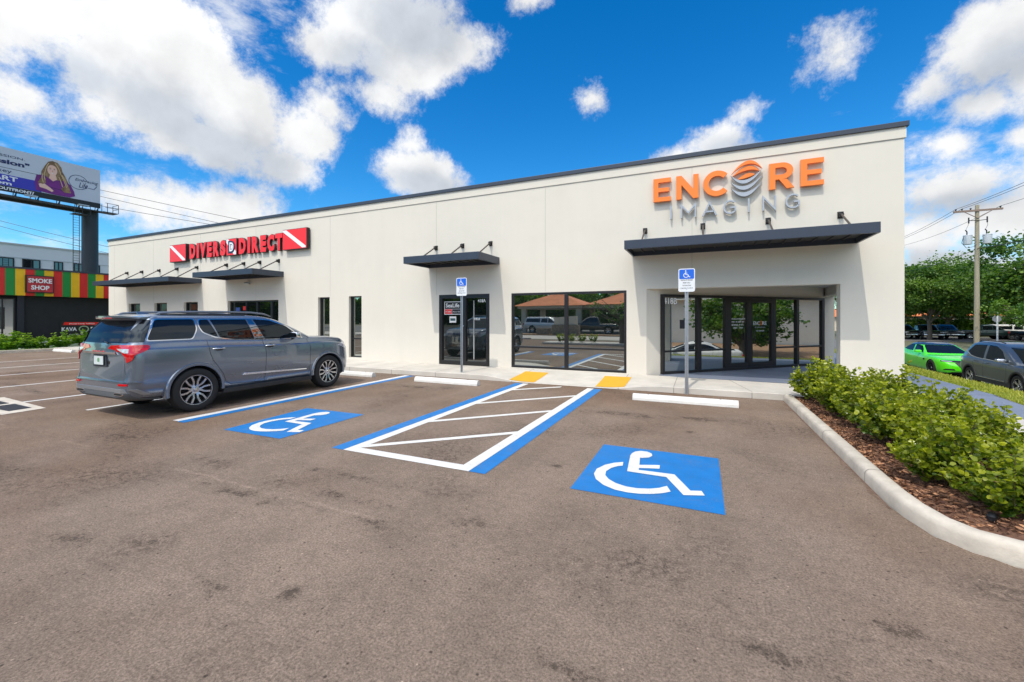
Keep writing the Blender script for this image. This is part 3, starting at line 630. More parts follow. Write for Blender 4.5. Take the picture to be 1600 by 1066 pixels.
g = MB(); g.prism([(-7.39,1.56),(-7.20,1.56),(-7.20,1.64),(-7.39,1.64)], FD, .004, .005); g.build('sticker_panel', mat('dark_teal', (.03,.08,.09), .5), dr)
text('418A', FD, -6.38, -6.10, 2.14, 2.24, .001, .004, m_wl, dr, 'address_number', bold=.02)
text('418 A', FD, -6.52, -6.30, 1.58, 1.66, .001, .004, m_wl, dr, 'door_lettering', bold=.03)
g = MB(); g.box(-6.53,-6.50,Y0+.04,Y0+.052,.35,2.2); g.build('curtain_edge', mat('pale_strip', (.35,.36,.36), .6), dr)
# something red and blue seen inside the dive shop glass
g = MB(); g.box(-17.85,-17.65,Y0+.14,Y0+.15,1.98,2.15); g.build('window_poster', m_red, bld)
g = MB(); g.box(-18.35,-18.05,Y0+.14,Y0+.15,1.95,2.1); g.build('window_poster', mat('poster_blue', (.03,.07,.25), .5), bld)

# canopies hung on tie rods
def canopy(x0, x1, rods, dep=1.3, z0=3.285, z1=3.495):
    y0 = Y0-dep; g = MB(); t = .05
    g.box(x0,x1,y0,y0+t,z0,z1); g.box(x0,x0+t,y0+t,Y0,z0,z1); g.box(x1-t,x1,y0+t,Y0,z0,z1); g.box(x0+t,x1-t,Y0-t,Y0,z0,z1)
    c = g.build('canopy', m_canopy, bld, bevel=.006)
    g = MB(); g.box(x0+t,x1-t,y0+t,Y0-t,z1-.10,z1-.03)
    n = int((x1-x0)/.28)
    for i in range(1, n): xx = x0+(x1-x0)*i/n; g.box(xx-.012,xx+.012,y0+t,Y0-t,z1-.13,z1-.10)
    g.build('deck', m_under, c)
    for x in rods:
        g = MB(); g.tube([(x,Y0-.09,3.93),(x,y0+.42,z1-.02)],.021,10); g.build('tie_rod', m_steel, c, smooth=40)
        g = MB(); g.box(x-.055,x+.055,Y0-.014,Y0,3.86,4.01); g.box(x-.035,x-.022,Y0-.11,Y0-.014,3.88,3.98); g.box(x+.022,x+.035,Y0-.11,Y0-.014,3.88,3.98); g.tube([(x-.045,Y0-.085,3.935),(x+.045,Y0-.085,3.935)],.018,8)
        g.build('rod_bracket', m_blk, c)
canopy(-8.19,-5.60,(-7.89,-6.89,-5.89)); canopy(-1.67,3.13,(-1.34,.04,1.44,2.82)); canopy(-18.82,-15.14,(-18.69,-17.54,-16.53,-15.41)); canopy(-26.9,-20.5,(-26.7,-25.33,-23.82,-22.34,-20.80),z0=3.215,z1=3.415)
g = MB(); g.tube([(-17.35,Y0-.1,3.1),(-17.1,Y0-.1,3.1)],.05,10); g.box(-17.27,-17.18,Y0-.1,Y0,3.05,3.15); g.build('security_light', m_galv, bld)
# ================================================================ wall signs
es = thing('business_sign', 'orange and grey raised letters reading ENCORE IMAGING above the long canopy at the right end', 'sign', (.7, Y0-.1, 4.3))
FS = fr_front(Y0-.04)
def rectp(a, b, c, d): return [(a, c), (b, c), (b, d), (a, d)]
def bez(p0, c, p1, n=18):
    return [((1-t)**2*p0[0]+2*t*(1-t)*c[0]+t*t*p1[0], (1-t)**2*p0[1]+2*t*(1-t)*c[1]+t*t*p1[1]) for t in [i/n for i in range(n+1)]]
def letter(polys, m, name='letter', w0=0., w1=.085, par=es, bevel=.004):
    g = MB()
    for p in polys: g.prism(p, FS, w0, w1)
    return g.build(name, m, par, bevel=0)
def LE(x0, x1, z0, z1, w):
    zm = (z0+z1)/2
    return [[(x0,z0),(x1,z0),(x1,z0+w*.86),(x0+w,z0+w*.86),(x0+w,zm-w*.40),(x1-.04,zm-w*.40),(x1-.04,zm+w*.40),(x0+w,zm+w*.40),(x0+w,z1-w*.86),(x1,z1-w*.86),(x1,z1),(x0,z1)]]
letter(LE(-1.125,-.70,4.635,5.225,.125), m_or)
x0,x1,z0,z1,w = -.575,-.055,4.635,5.225,.125
letter([[(x0,z0),(x0+w,z0),(x0+w,z1-.235),(x1-w,z0),(x1,z0),(x1,z1),(x1-w,z1),(x1-w,z0+.235),(x0+w,z1),(x0,z1)]], m_or)
letter(stroke(arc(.352,4.932,.245,.245,42,318,30), .125), m_or)
# the globe that stands for the O: three orange and three grey crescents
cx, cz, rx, rz = .985, 4.965, .335, .375
def cres(a, ao, b, ai, m):
    A, B = a, b; co = (2*ao[0]-(A[0]+B[0])/2, 2*ao[1]-(A[1]+B[1])/2); ci = (2*ai[0]-(A[0]+B[0])/2, 2*ai[1]-(A[1]+B[1])/2)
    p = bez(A, co, B)+bez(B, ci, A)[1:-1]; letter([[(cx+x*rx, cz+y*rz) for x, y in p]], m)
cres((-.95,.38),(.08,1.12),(.93,.55),(.06,.90),m_or); cres((-.90,.22),(.08,.76),(.80,.36),(.06,.52),m_or); cres((-.60,-.02),(.02,.30),(.52,.20),(0,.04),m_or)
cres((-1.,.30),(-.06,-.30),(1.,.55),(-.06,-.08),m_gr); cres((-1.,-.12),(-.06,-.70),(.96,.12),(-.06,-.46),m_gr); cres((-.97,-.52),(-.06,-1.12),(.90,-.34),(-.06,-.86),m_gr)
x0,z0,z1,w = 1.445,4.635,5.235,.125
zb_ = z0+.215
mid = (z1+zb_)/2; hh = (z1-zb_)/2
polys = [[(x0,z0),(x0+w,z0),(x0+w,z1),(x0,z1)], [(x0+w,z1-.11),(x0+.25,z1-.11),(x0+.25,z1),(x0+w,z1)], [(x0+w,zb_),(x0+.25,zb_),(x0+.25,zb_+.11),(x0+w,zb_+.11)],
         [(x0+.20,zb_),(x0+.345,z0),(x0+.495,z0),(x0+.35,zb_)]]
oa, ia = arc(x0+.25,mid,.225,hh,-90,90,14), arc(x0+.25,mid,.10,hh-.11,-90,90,14)
letter(polys+[oa+ia[::-1]], m_or)
letter(LE(2.06,2.495,4.635,5.24,.125), m_or)
def thin(pl, w=.036):
    ps = []
    for p in pl: ps += stroke(p, w)
    g = MB()
    for p in ps: g.prism(p, FS, .0, .075)
    return g.build('letter', m_gr, es)
a, b = 4.165, 4.49
thin([[(-.70,a),(-.70,b)]]); thin([[(-.45,a),(-.45,b-.01),(-.29,a+.12),(-.13,b-.01),(-.13,a)]]); thin([[(.04,a),(.19,b-.01),(.34,a)],[(.10,a+.10),(.28,a+.10)]])
thin([arc(.64,(a+b)/2,.135,.15,45,320,18),[(.75,a+.06),(.75,a+.15),(.65,a+.15)]]); thin([[(1.03,a),(1.03,b)]])
thin([[(1.33,a),(1.33,b-.01),(1.57,a+.01),(1.57,b)]]); thin([arc(1.92,(a+b)/2,.135,.15,45,320,18),[(2.03,a+.06),(2.03,a+.15),(1.93,a+.15)]])

ds = thing('business_sign', 'red raised letters reading DIVERS DIRECT between two red boxes crossed by a white diagonal', 'sign', (-18, Y0-.1, 4.4))
FD2 = fr_front(Y0-.03)
m_redf = mat('red_face', (.84, .012, .008), .4, coat=.2); m_navy = mat('navy', (.012,.02,.06), .4); m_wface = mat('white_face', (.80,.80,.80), .4)
def flagbox(x0, x1, z0, z1):
    g = MB(); g.prism(rectp(x0,x1,z0,z1), FD2, 0, .14); fo = g.build('flag_box', m_blk, ds, bevel=.01)
    g = MB(); g.prism(rectp(x0+.02,x1-.02,z0+.02,z1-.02), FD2, .141, .15); g.build('red_face', m_redf, fo)
    w = .17*(x1-x0); g = MB(); g.prism([(x0+.03,z1-.03),(x0+.03,z1-.03-w*.25),(x1-w*1.05,z0+.04),(x1-.05,z0+.04),(x1-.05,z0+.10),(x0+w*.95,z1-.03)], FD2, .151, .156); g.build('white_stripe', m_wface, fo)
flagbox(-22.66,-21.38,4.24,5.04); flagbox(-14.98,-13.64,4.30,5.10)
def redletter(ch, x0, x1, z0=4.33, z1=5.0, par=ds, fn=FD2, w=.085):
    b = text(ch, fn, x0-.014, x1+.014, z0-.014, z1+.014, .0, w, m_blk, par, 'letter', bold=.07)
    text(ch, fn, x0, x1, z0, z1, w+.001, w+.014, m_redf, b, 'letter_face', bold=.065)
for ch, a, b in (('D',-21.20,-20.76),('I',-20.66,-20.50),('V',-20.42,-19.99),('E',-19.90,-19.57),('R',-19.46,-19.06),('S',-18.98,-18.60),
                 ('D',-17.72,-17.28),('I',-17.17,-17.00),('R',-16.89,-16.47),('E',-16.37,-16.02),('C',-15.94,-15.53),('T',-15.47,-15.06)): redletter(ch, a, b)
g = MB(); g.prism(rectp(-18.50,-17.80,4.30,5.02), FD2, 0, .13); eo = g.build('emblem', m_blk, ds, bevel=.01)
g = MB(); g.prism(rectp(-18.48,-17.82,4.32,5.0), FD2, .131, .135); g.build('emblem_face', m_redf, eo)
g = MB(); g.prism([(-18.48,5.0),(-18.48,4.86),(-17.98,4.33),(-17.84,4.33),(-17.84,4.45),(-18.35,5.0)], FD2, .136, .139); g.build('emblem_stripe', m_wface, eo)
text('D', FD2, -18.34, -17.90, 4.40, 4.92, .140, .150, m_navy, eo, 'emblem_letter', bold=.09)
text('D', FD2, -18.25, -17.98, 4.47, 4.85, .151, .156, m_wface, eo, 'emblem_letter', bold=.02)

# ================================================================ accessible parking signs on posts
m_sblue = mat('sign_blue', (.008, .12, .62), .4); m_swhite = mat('sign_white', (.72, .74, .76), .45)
def rrect(x0, x1, z0, z1, r, n=5):
    return arc(x1-r,z0+r,r,r,-90,0,n)+arc(x1-r,z1-r,r,r,0,90,n)+arc(x0+r,z1-r,r,r,90,180,n)+arc(x0+r,z0+r,r,r,180,270,n)
def sign_post(x, y, zt, label):
    t = thing('parking_sign', label, 'sign', (x, y, 0), group='accessible parking signs on the kerb')
    g = MB(); w = .032; h = zt-.02   # U-channel post with flanges
    prof = [(-.036,.0),(-.036,.005),(-.020,.007),(-.015,.032),(.015,.032),(.020,.007),(.036,.005),(.036,0),(.017,.0),(.011,.026),(-.011,.026),(-.017,.0)]
    g.prism([(x+u, y+v) for u, v in prof], lambda u, v, w: (u, v, w), -.05, h)
    po = g.build('post', m_galv, t)
    F = fr_front(y-.004); q = MB(); q.prism(rrect(x-.165,x+.165,zt-.50,zt,.04), F, 0, .004); pl = q.build('sign_plate', m_swhite, t)
    q = MB(); q.prism(rrect(x-.148,x+.148,zt-.225,zt-.018,.025), F, .0045, .006); q.build('blue_panel', m_sblue, pl)
    s = .085; c = (x-.012, zt-.145); g = MB()
    for p in stroke(arc(c[0],c[1],s*.55,s*.55,75,350,22), .013): g.prism(p, F, .0062, .0075)
    for p in stroke([(c[0]-.008,c[1]+.082),(c[0]-.004,c[1]+.015),(c[0]+.040,c[1]+.010),(c[0]+.062,c[1]-.038),(c[0]+.085,c[1]-.032)], .014): g.prism(p, F, .0062, .0076)
    for p in stroke([(c[0]-.006,c[1]+.045),(c[0]+.03,c[1]+.045)], .011): g.prism(p, F, .0062, .0077)
    g.prism(arc(c[0]-.008,c[1]+.098,.012,.012,0,360,12)[:-1], F, .0062, .0078); g.build('symbol', m_swhite, pl)
    for i, (s, hw) in enumerate((('PARKING BY DISABLED', .118), ('PERMIT ONLY', .075), ('TOW-AWAY ZONE', .085), ('$ 250 FINE  F.S. 318.18', .12))):
        text(s, F, x-hw, x+hw, zt-.262-i*.058, zt-.236-i*.058, .0042, .0055, m_blk, pl, 'sign_lettering', bold=.015)
    g = MB()
    for zz in (zt-.06, zt-.44): g.prism(arc(x,zz,.008,.008,0,360,8)[:-1], F, .006, .010)
    g.build('bolt', m_galv, pl)
sign_post(-.285, 9.80, 2.715, 'blue and white accessible parking sign on a steel post before the glass entrance')
sign_post(-6.06, 10.05, 2.765, 'blue and white accessible parking sign on a steel post before the door with stickers')

# ================================================================ wheel stops
m_stop = mat('white_concrete', (.66, .645, .61), .8, var=.08, vscale=6, bump=.35, bscale=55, bdist=.005)
def wheel_stop(x0, x1, y, label, m=m_stop):
    g = MB(); t = thing('wheel_stop', label, 'wheel stop', ((x0+x1)/2, y, 0), group='white concrete wheel stops')
    pr_ = [(y-.085,.0),(y-.08,.055),(y-.045,.115),(y-.03,.125),(y+.03,.125),(y+.045,.115),(y+.08,.055),(y+.085,0)]
    n = len(pr_); e = .03
    vs = [(x0, a, b) for a, b in pr_]+[(x1, a, b) for a, b in pr_]
    g.add(vs, [tuple(range(n))[::-1], tuple(range(n, 2*n))]+[(i,(i+1)%n,n+(i+1)%n,n+i) for i in range(n)])
    g.build('concrete_bar', m, t, bevel=.008)
    g = MB()
    for xx in (x0+.3, x1-.3): g.tube([(xx,y,.124),(xx,y,.130)],.016,10)
    g.build('anchor_pin', m_steel, t)
wheel_stop(-1.26,.63,8.77,'white wheel stop in front of the nearer accessible parking sign')
wheel_stop(-6.80,-4.94,8.98,'white wheel stop in front of the farther accessible parking sign')
wheel_stop(-10.05,-8.33,9.10,'white wheel stop under the nose of the parked grey SUV')
wheel_stop(-29.2,-27.3,9.66,'white wheel stop far left by the green planting')

# ================================================================ smoke shop across the lot (faces +X)
XS = -33.
m_blackw = mat('black_stucco', (.017,.018,.020), .85, var=.15, vscale=3, bump=.5, bscale=30, bdist=.01)
m_fr = [mat('fascia_red', (.62,.018,.012), .5, var=.06, vscale=3), mat('fascia_green', (.008,.23,.035), .5, var=.06, vscale=3), mat('fascia_yellow', (.80,.46,.004), .5, var=.06, vscale=3)]
sh = thing('smoke_shop', 'black low shop with red, green and yellow striped fascia at the left edge', 'shop', (XS, 10, 0))
g = MB(); g.box(XS-14,XS,9.75,30,-.05,2.84); g.box(XS-14,XS-.1,0,9.75,-.05,.3); g.box(XS-14,XS-.1,0,9.75,2.7,2.84); g.box(XS-14,XS-8,0.0,9.75,.3,2.7); g.build('wall', m_blackw, sh)
g = MB(); g.box(XS,XS+.12,9.47,9.72,-.05,2.84); g.build('corner_pier', mat('dark_blue_pier', (.010,.013,.025), .5), sh)
FE = fr_east(XS+.18)
for mi in range(3):
    for i in range(mi, 34, 3):
        g = MB(); g.box(XS-.02, XS+.35, 3.3+i*.355, 3.3+(i+1)*.355, 2.84, 4.24); g.build('fascia_panel', m_fr[mi], sh)
g = MB(); g.box(XS-14,XS+.38,3.2,15.4,4.24,4.33); g.box(XS-14,XS-.03,3.2,30,2.85,4.2); g.build('fascia_cap', m_cap, sh)
framed('shop_window', sh, fr_east(XS-.12), 3.3, 9.46, .3, 2.7, [(5.0,.08),(6.6,.08),(8.25,.06),(9.0,.05)], [], glassmat('shop_glass', (.02,.025,.03), (.8,.85,.9), .45), fw=.07)
FX = fr_east(XS+.36)
sg = thing('lit_sign', 'red framed box sign reading SMOKE SHOP on the striped fascia', 'sign', (XS+.36, 10.2, 3.0))
g = MB(); g.prism(rectp(9.67,10.74,3.0,3.93), FX, 0, .12); g.build('sign_box', m_blk, sg, bevel=.01)
g = MB(); g.prism(rectp(9.72,10.69,3.05,3.88), FX, .121, .13); fc = g.build('sign_face', mat('sign_dull_red', (.40,.02,.03), .35, var=.3, vscale=3), sg)
text('SMOKE', FX, 9.76, 10.65, 3.53, 3.77, .131, .14, m_wface, fc, bold=.03); text('SHOP', FX, 9.86, 10.55, 3.16, 3.40, .131, .14, m_wface, fc, bold=.03)
bn = thing('banner', 'black banner with red ribbon reading KAVA BAR on the black shop wall', 'banner', (XS+.02, 12.2, .9))
FB = fr_east(XS+.03)
g = MB(); g.prism(rectp(11.12,13.2,.50,1.45), FB, 0, .01); pn = g.build('banner_sheet', mat('banner_black', (.012,.014,.014), .5), bn)
g = MB(); g.prism([(11.24,1.25),(12.95,1.23),(12.9,1.39),(11.29,1.41)], FB, .011, .014); g.build('ribbon', m_redf, pn)
text('POSITIVE VIBES', FB, 11.5, 12.6, 1.28, 1.35, .015, .018, m_wface, pn, bold=.01)
text('KAVA', FB, 11.18, 11.82, .90, 1.12, .011, .016, m_wface, pn, bold=.035); text('BAR', FB, 12.42, 13.05, .90, 1.12, .011, .016, m_wface, pn, bold=.035)
text('GOOD VIBES ONLY', FB, 11.5, 12.7, .66, .73, .011, .014, m_wface, pn)
g = MB()
for p in stroke(arc(12.12,1.0,.20,.17,0,360,20)[:-1], .05, True): g.prism(p, FB, .011, .016)
g.build('round_emblem', mat('pale_green', (.35,.5,.3), .6), pn)
g = MB(); g.box(-32.2,-31.9,9.3,16,-.05,.42); pw = g.build('planter_wall', mat('planter_white', (.50,.52,.55), .8, var=.15, vscale=3), bevel=.02); tag(pw, 'low pale planter wall behind the leafy plants at the left', 'wall')
g = MB(); g.box(-31.9,-29.75,3,24,-.05,.05); struct('grass_strip', g, mat('lawn_bright', (.16,.26,.035), .9, var=.3, vscale=6, bump=.5, bscale=40))

# white office block behind the shop
fb = thing('office_building', 'white three storey office block behind the striped shop', 'building', (-80, 30, 0))
g = MB(); g.box(-100,-80,5,48,-.1,11.0); g.build('wall', mat('white_wall', (.70,.71,.73), .8, var=.04, vscale=.3), fb)
g = MB(); g.box(-100.1,-79.9,4.9,48.1,11.0,11.2); g.build('roof_edge', mat('roof_edge_grey', (.5,.5,.5), .6), fb)
g = MB(); g.box(-80,-79.95,5,48,9.35,9.42); g.build('string_course', mat('grey_line', (.45,.47,.5), .7), fb)
for (px0, px1) in ((18.6,22.77),(23.46,25.1),(26.37,27.28),(28.35,29.35),(30.45,31.16)):
    framed('window', fb, fr_east(-80.0), px0, px1, 7.3, 9.3, [((px0+px1)/2,.12)], [], m_glass_d, fw=.12, depth=.08)

# ================================================================ billboard
XB = -69.5
bb = thing('billboard', 'large roadside billboard on a thick dark pole, printed with a smiling woman in purple', 'billboard', (XB-1.0, 26.54, 0))
m_pole = mat('pole_dark', (.020,.026,.036), .5, var=.1, vscale=1); m_bframe = mat('billboard_frame', (.03,.033,.036), .6)
g = MB(); g.tube([(XB-1.1,26.54,-.1),(XB-1.1,26.54,15.0)],.78,28); g.build('pole', m_pole, bb, smooth=40)
BY0, BY1, BZ0, BZ1 = 12.5, 27.1, 16.15, 20.35
g = MB(); g.box(XB-1.3,XB-.95,BY0,BY1,14.75,15.25); g.box(XB-1.9,XB+.6,BY0,BY1,15.0,15.1)
for i in range(9): yy = BY0+.5+i*1.75; g.tube([(XB-1.1,yy,15.0),(XB-.15,yy,15.6)],.06,6); g.tube([(XB-.3,yy,15.1),(XB-.3,yy,BZ1-.2)],.05,6); g.tube([(XB-1.1,yy,15.2),(XB-.3,yy,BZ1-1)],.04,6)
g.build('truss', m_bframe, bb)
g = MB(); g.box(XB-.22,XB,BY0,BY1,BZ0,BZ1); pnl = g.build('printed_panel', mat('billboard_paper', (.50,.53,.60), .55, var=.03, vscale=.5), bb)
g = MB(); g.box(XB-.1,XB+.06,BY0,BY1,BZ0-.62,BZ0-.01); sk = g.build('skirt', mat('skirt_black', (.01,.011,.013), .5), bb)
FP = fr_east(XB)
m_pb = mat('print_blue', (.035,.035,.40), .5); m_pn = mat('print_navy', (.01,.015,.09), .5); m_pw = mat('print_white', (.75,.75,.78), .5)
def pp(polys, m, w=.01, name='print', fn=FP, par=pnl):
    g = MB()
    for p in polys: g.prism(p, fn, w, w+.008)
    return g.build(name, m, par)
pp([rectp(12.55,21.9,BZ0+.02,BZ0+1.22)], m_pb, .005)
pp([rectp(12.55,22.0,BZ0+1.95,BZ0+1.99)], m_bframe, .005)
text('I AM NOT MY DEPRESSION.', FP, 12.6, 20.6, BZ0+3.18, BZ0+3.42, .01, .02, m_pn, pnl, bold=.0)
text('"It is just a passion"', FP, 12.6, 20.95, BZ0+2.25, BZ0+2.95, .01, .02, m_pn, pnl, bold=.04)
text('call Dr. Hickey', FP, 15.0, 19.6, BZ0+1.35, BZ0+1.85, .01, .02, m_pn, pnl)
text('RESTART', FP, 16.1, 20.05, BZ0+.60, BZ0+1.12, .016, .024, m_pw, pnl, bold=.03); text('restart.com', FP, 15.2, 19.6, BZ0+.12, BZ0+.46, .016, .024, m_pw, pnl, bold=.03)
text('OUTFRONT/', FP, 18.6, 21.3, BZ0-.46, BZ0-.14, .065, .08, m_pw, sk, bold=.04)
for p in stroke(arc(25.05,BZ0+2.1,.85,.85,20,350,30), .05): pp([p], m_pn, .012)
text('Embracing', FP, 24.75, 26.9, BZ0+2.15, BZ0+2.6, .014, .02, m_pn, pnl, shear=.35); text('Life', FP, 25.1, 25.9, BZ0+1.5, BZ0+2.15, .014, .02, m_pn, pnl, shear=.35)
pp(stroke([(25.9,BZ0+1.65),(26.5,BZ0+1.6),(26.8,BZ0+2.1)], .05), m_pn, .012)
# the printed woman: hair, face, jumper, hands
def ell(cx, cz, rx, rz, a0=0, a1=360, n=24): return arc(cx, cz, rx, rz, a0, a1, n)[:-1]
cy = 22.8
pp([[(x+cy, z+BZ0) for x, z in [(-.95,1.9),(-.9,2.5),(-.62,3.2),(-.35,3.75),(.0,3.95),(.45,3.85),(.75,3.4),(.85,2.9),(1.1,2.4),(1.35,1.7),(1.55,.95),(1.0,.75),(.4,1.3),(-.4,1.3),(-.7,1.5)]]], mat('print_hair', (.10,.05,.025), .6, col2=(.40,.25,.12), vscale=1.6), .012)
pp([[(x+cy, z+BZ0) for x, z in [(-1.35,.2),(-1.45,1.2),(-1.3,1.95),(-.75,2.1),(-.2,1.75),(.3,1.75),(.95,1.9),(1.55,1.55),(1.85,.85),(1.95,.3),(1.5,.04),(.2,.03),(-.8,.1)]]], mat('print_purple', (.12,.012,.14), .6, col2=(.20,.02,.22), vscale=1.2), .022)
m_skin = mat('print_skin', (.74,.42,.32), .6, col2=(.80,.52,.42), vscale=1.2)
pp([[(x+cy, z+BZ0) for x, z in [(-.2,2.35),(.25,2.35),(.38,1.85),(.05,1.55),(-.3,1.85)]]], m_skin, .032)
pp([ell(cy-.02,BZ0+2.82,.42,.62)], m_skin, .034)
pp([[(x+cy, z+BZ0) for x, z in [(-.55,2.6),(-.56,3.2),(-.3,3.7),(.1,3.85),(.5,3.6),(.65,3.0),(.55,2.4),(.42,2.5),(.40,3.1),(.15,3.42),(-.2,3.45),(-.42,3.1),(-.45,2.6)]]], MATS['print_hair'], .044)
m_bl = mat('print_blonde', (.55,.38,.20), .6)
for pts in ([(-.80,2.2),(-.95,1.7),(-.75,1.2)],[(-.62,2.5),(-.78,2.0),(-.62,1.55)],[(.62,2.7),(.90,2.2),(.98,1.6),(1.2,1.1)],[(.80,2.5),(1.12,1.9),(1.3,1.2)],[(.52,2.2),(.72,1.7),(.85,1.1)],[(.20,3.72),(.50,3.35),(.66,2.7)],[(-.30,3.6),(-.55,3.1),(-.62,2.5)]):
    pp(stroke([(x+cy, z+BZ0) for x, z in bez(pts[0], pts[1], pts[-1], 6)], .075), m_bl, .054)
pp([[(cy-.02+x, BZ0+2.66+z) for x, z in ((-.04,.0),(.05,.0),(.03,.16),(-.01,.16))]], mat('print_skin_shade', (.55,.28,.20), .6), .046)
pp([[(cy-.26,BZ0+3.04),(cy-.10,BZ0+3.08),(cy-.10,BZ0+3.11),(cy-.26,BZ0+3.08)],[(cy+.07,BZ0+3.08),(cy+.23,BZ0+3.04),(cy+.23,BZ0+3.08),(cy+.07,BZ0+3.11)]], MATS['print_hair'], .046)
pp(stroke([(x+cy, z+BZ0) for x, z in bez((-1.2,.75),(-.2,.95),(1.7,.55), 10)], .05), mat('print_fold', (.06,.006,.08), .6), .031)
for dx in (-.17, .17): pp([ell(cy+dx-.02,BZ0+2.95,.075,.035,n=12)], m_pn, .046)
pp([[(cy-.16,BZ0+2.57),(cy-.02,BZ0+2.50),(cy+.14,BZ0+2.57),(cy-.02,BZ0+2.43)]], m_pw, .046)
pp([[(x+cy, z+BZ0) for x, z in [(-1.15,.95),(-.75,1.15),(-.2,.75),(.1,.45),(-.05,.28),(-.5,.5),(-1.05,.6)]]], m_skin, .032)
pp([[(x+cy, z+BZ0) for x, z in [(.7,.85),(1.1,1.35),(1.35,1.5),(1.5,.9),(1.6,.55),(1.0,.5)]]], MATS['print_hair'], .034)
pp([[(x+cy, z+BZ0) for x, z in [(-1.2,1.1),(-.95,1.7),(-.6,1.75),(-.55,1.2),(-.8,1.0)]]], MATS['print_hair'], .034)
# catwalk with rails, lamp arms, ladder
g = MB(); g.box(XB-.1,XB+1.3,BY1-.2,BY1+1.3,14.95,15.02)
for yy, xx in ((BY1+.2,XB+1.3),(BY1+1.3,XB+1.3),(BY1+1.3,XB-.1),(BY1+.2,XB-.1)): g.tube([(xx,yy,15),(xx,yy,16.1)],.035,6)
for zz in (15.55,16.1): g.tube([(XB+1.3,BY1,zz),(XB+1.3,BY1+1.3,zz),(XB-.1,BY1+1.3,zz)],.03,6)
g.box(XB+.1,XB+1.5,24.2,25.6,14.15,14.2)
for yy in (24.2,24.9,25.6): g.tube([(XB+1.5,yy,14.2),(XB+1.5,yy,15.2)],.03,6)
for zz in (14.7,15.2): g.tube([(XB+1.5,24.2,zz),(XB+1.5,25.6,zz)],.03,6)
g.build('catwalk', m_bframe, bb)
for yy in (20.9, 25.2, 16.5):
    g = MB(); g.tube([(XB,yy,15.2),(XB+1.6,yy-.4,14.9),(XB+1.9,yy-.4,15.1)],.05,6); g.box(XB+1.6,XB+2.2,yy-.85,yy+.05,15.1,15.22); g.build('lamp_arm', m_galv, bb)
g = MB()
for dy in (-.28,.28): g.tube([(XB-.1,25.0+dy-.1,4),(XB-.1,25.0+dy-.1,15)],.035,6)
for i in range(36): g.tube([(XB-.1,24.62,4+i*.31),(XB-.1,25.18,4+i*.31)],.02,5)
g.build('ladder', m_bframe, bb)

# ================================================================ utility poles and lines at the right
m_wood = mat('weathered_wood', (.31,.27,.19), .9, var=.2, vscale=3, bump=.4, bscale=20, stretch=(6,6,.6))
m_wire = mat('wire', (.03,.03,.035), .6); m_can = mat('transformer_grey', (.50,.53,.56), .45, metal=.1)
def upole(x, y, z0, h, label, can=True):
    t = thing('utility_pole', label, 'utility pole', (x, y, z0), group='wooden utility poles along the road')
    g = MB(); g.tube([(x,y,z0-.3),(x+.02,y,z0+h)],[.20,.13],14); g.build('pole', m_wood, t, smooth=40)
    g = MB(); g.box(x-1.55,x+1.55,y-.2,y-.07,z0+h-.55,z0+h-.40); g.tube([(x-.95,y-.21,z0+h-.5),(x,y-.16,z0+h-1.15)],.03,6); g.tube([(x+.95,y-.21,z0+h-.5),(x,y-.16,z0+h-1.15)],.03,6)
    g.build('crossarm', mat('crossarm_wood', (.22,.16,.13), .9), t)
    for dx in (-1.4,-1.0,-.45,1.4):
        g = MB(); g.lathe([(.0,0),(.03,0),(.035,.05),(.07,.09),(.07,.13),(.03,.16),(0,.17)], lambda a, b, c: (x+dx+a, y-.13+b, z0+h-.40+c), 10); g.build('insulator', m_blk, t, smooth=40)
    if can:
        for sx in (-1, 1):
            g = MB(); cx_ = x+sx*.62; g.lathe([(0,0),(.27,0),(.28,.05),(.28,.72),(.30,.74),(.28,.80),(0,.84)], lambda a, b, c: (cx_+a, y-.1+b, z0+h-3.35+c), 20); tr = g.build('transformer', m_can, t, smooth=40)
            g = MB(); g.tube([(cx_-.05,y-.1,z0+h-2.52),(cx_-.05,y-.1,z0+h-2.25),(cx_-.15,y-.1,z0+h-2.1)],.045,8); g.build('bushing', m_blk, tr)
            g = MB(); g.tube([(x+sx*.55,y-.15,z0+h-1.25),(x+sx*.62,y-.15,z0+h-1.75),(cx_-.12,y-.1,z0+h-2.1)],.012,5); g.build('lead', m_wire, tr)
            g = MB(); g.tube([(x+sx*.58,y-.16,z0+h-1.05),(x+sx*.58,y-.16,z0+h-1.55)],.05,8); g.tube([(x,y-.16,z0+h-1.35),(x+sx*.58,y-.16,z0+h-1.3)],.03,6); g.build('fuse_cutout', m_blk, t)
        g = MB(); g.tube([(x-.9,y-.1,z0+h-2.7),(x-1.0,y-.1,z0+h-3.2),(x-.7,y-.1,z0+h-3.65),(x-.2,y-.1,z0+h-3.55),(x,y-.1,z0+h-3.3)],.02,6); g.build('cable_loop', m_wire, t)
    return t
upole(21.6, 49.3, -.96, 12.3, 'weathered wooden utility pole with two grey transformers beyond the parked crossover')
upole(22.6, 71.0, -.96, 12.3, 'farther wooden utility pole mostly behind the end of the cream building', False)
upole(20.6, 26.5, -.96, 12.3, 'wooden utility pole right of the frame that carries the lines nearer', False)
def cable(name, a, b, sag, r, label, cat='power line', n=16):
    a, b = Vector(a), Vector(b); g = MB(); pts = []
    for i in range(n+1):
        t = i/n; p = a.lerp(b, t); p.z -= 4*sag*t*(1-t); pts.append(p)
    g.tube(pts, r, 5, cap=False); o = g.build(name, m_wire); return tag(o, label, cat, 'power lines')
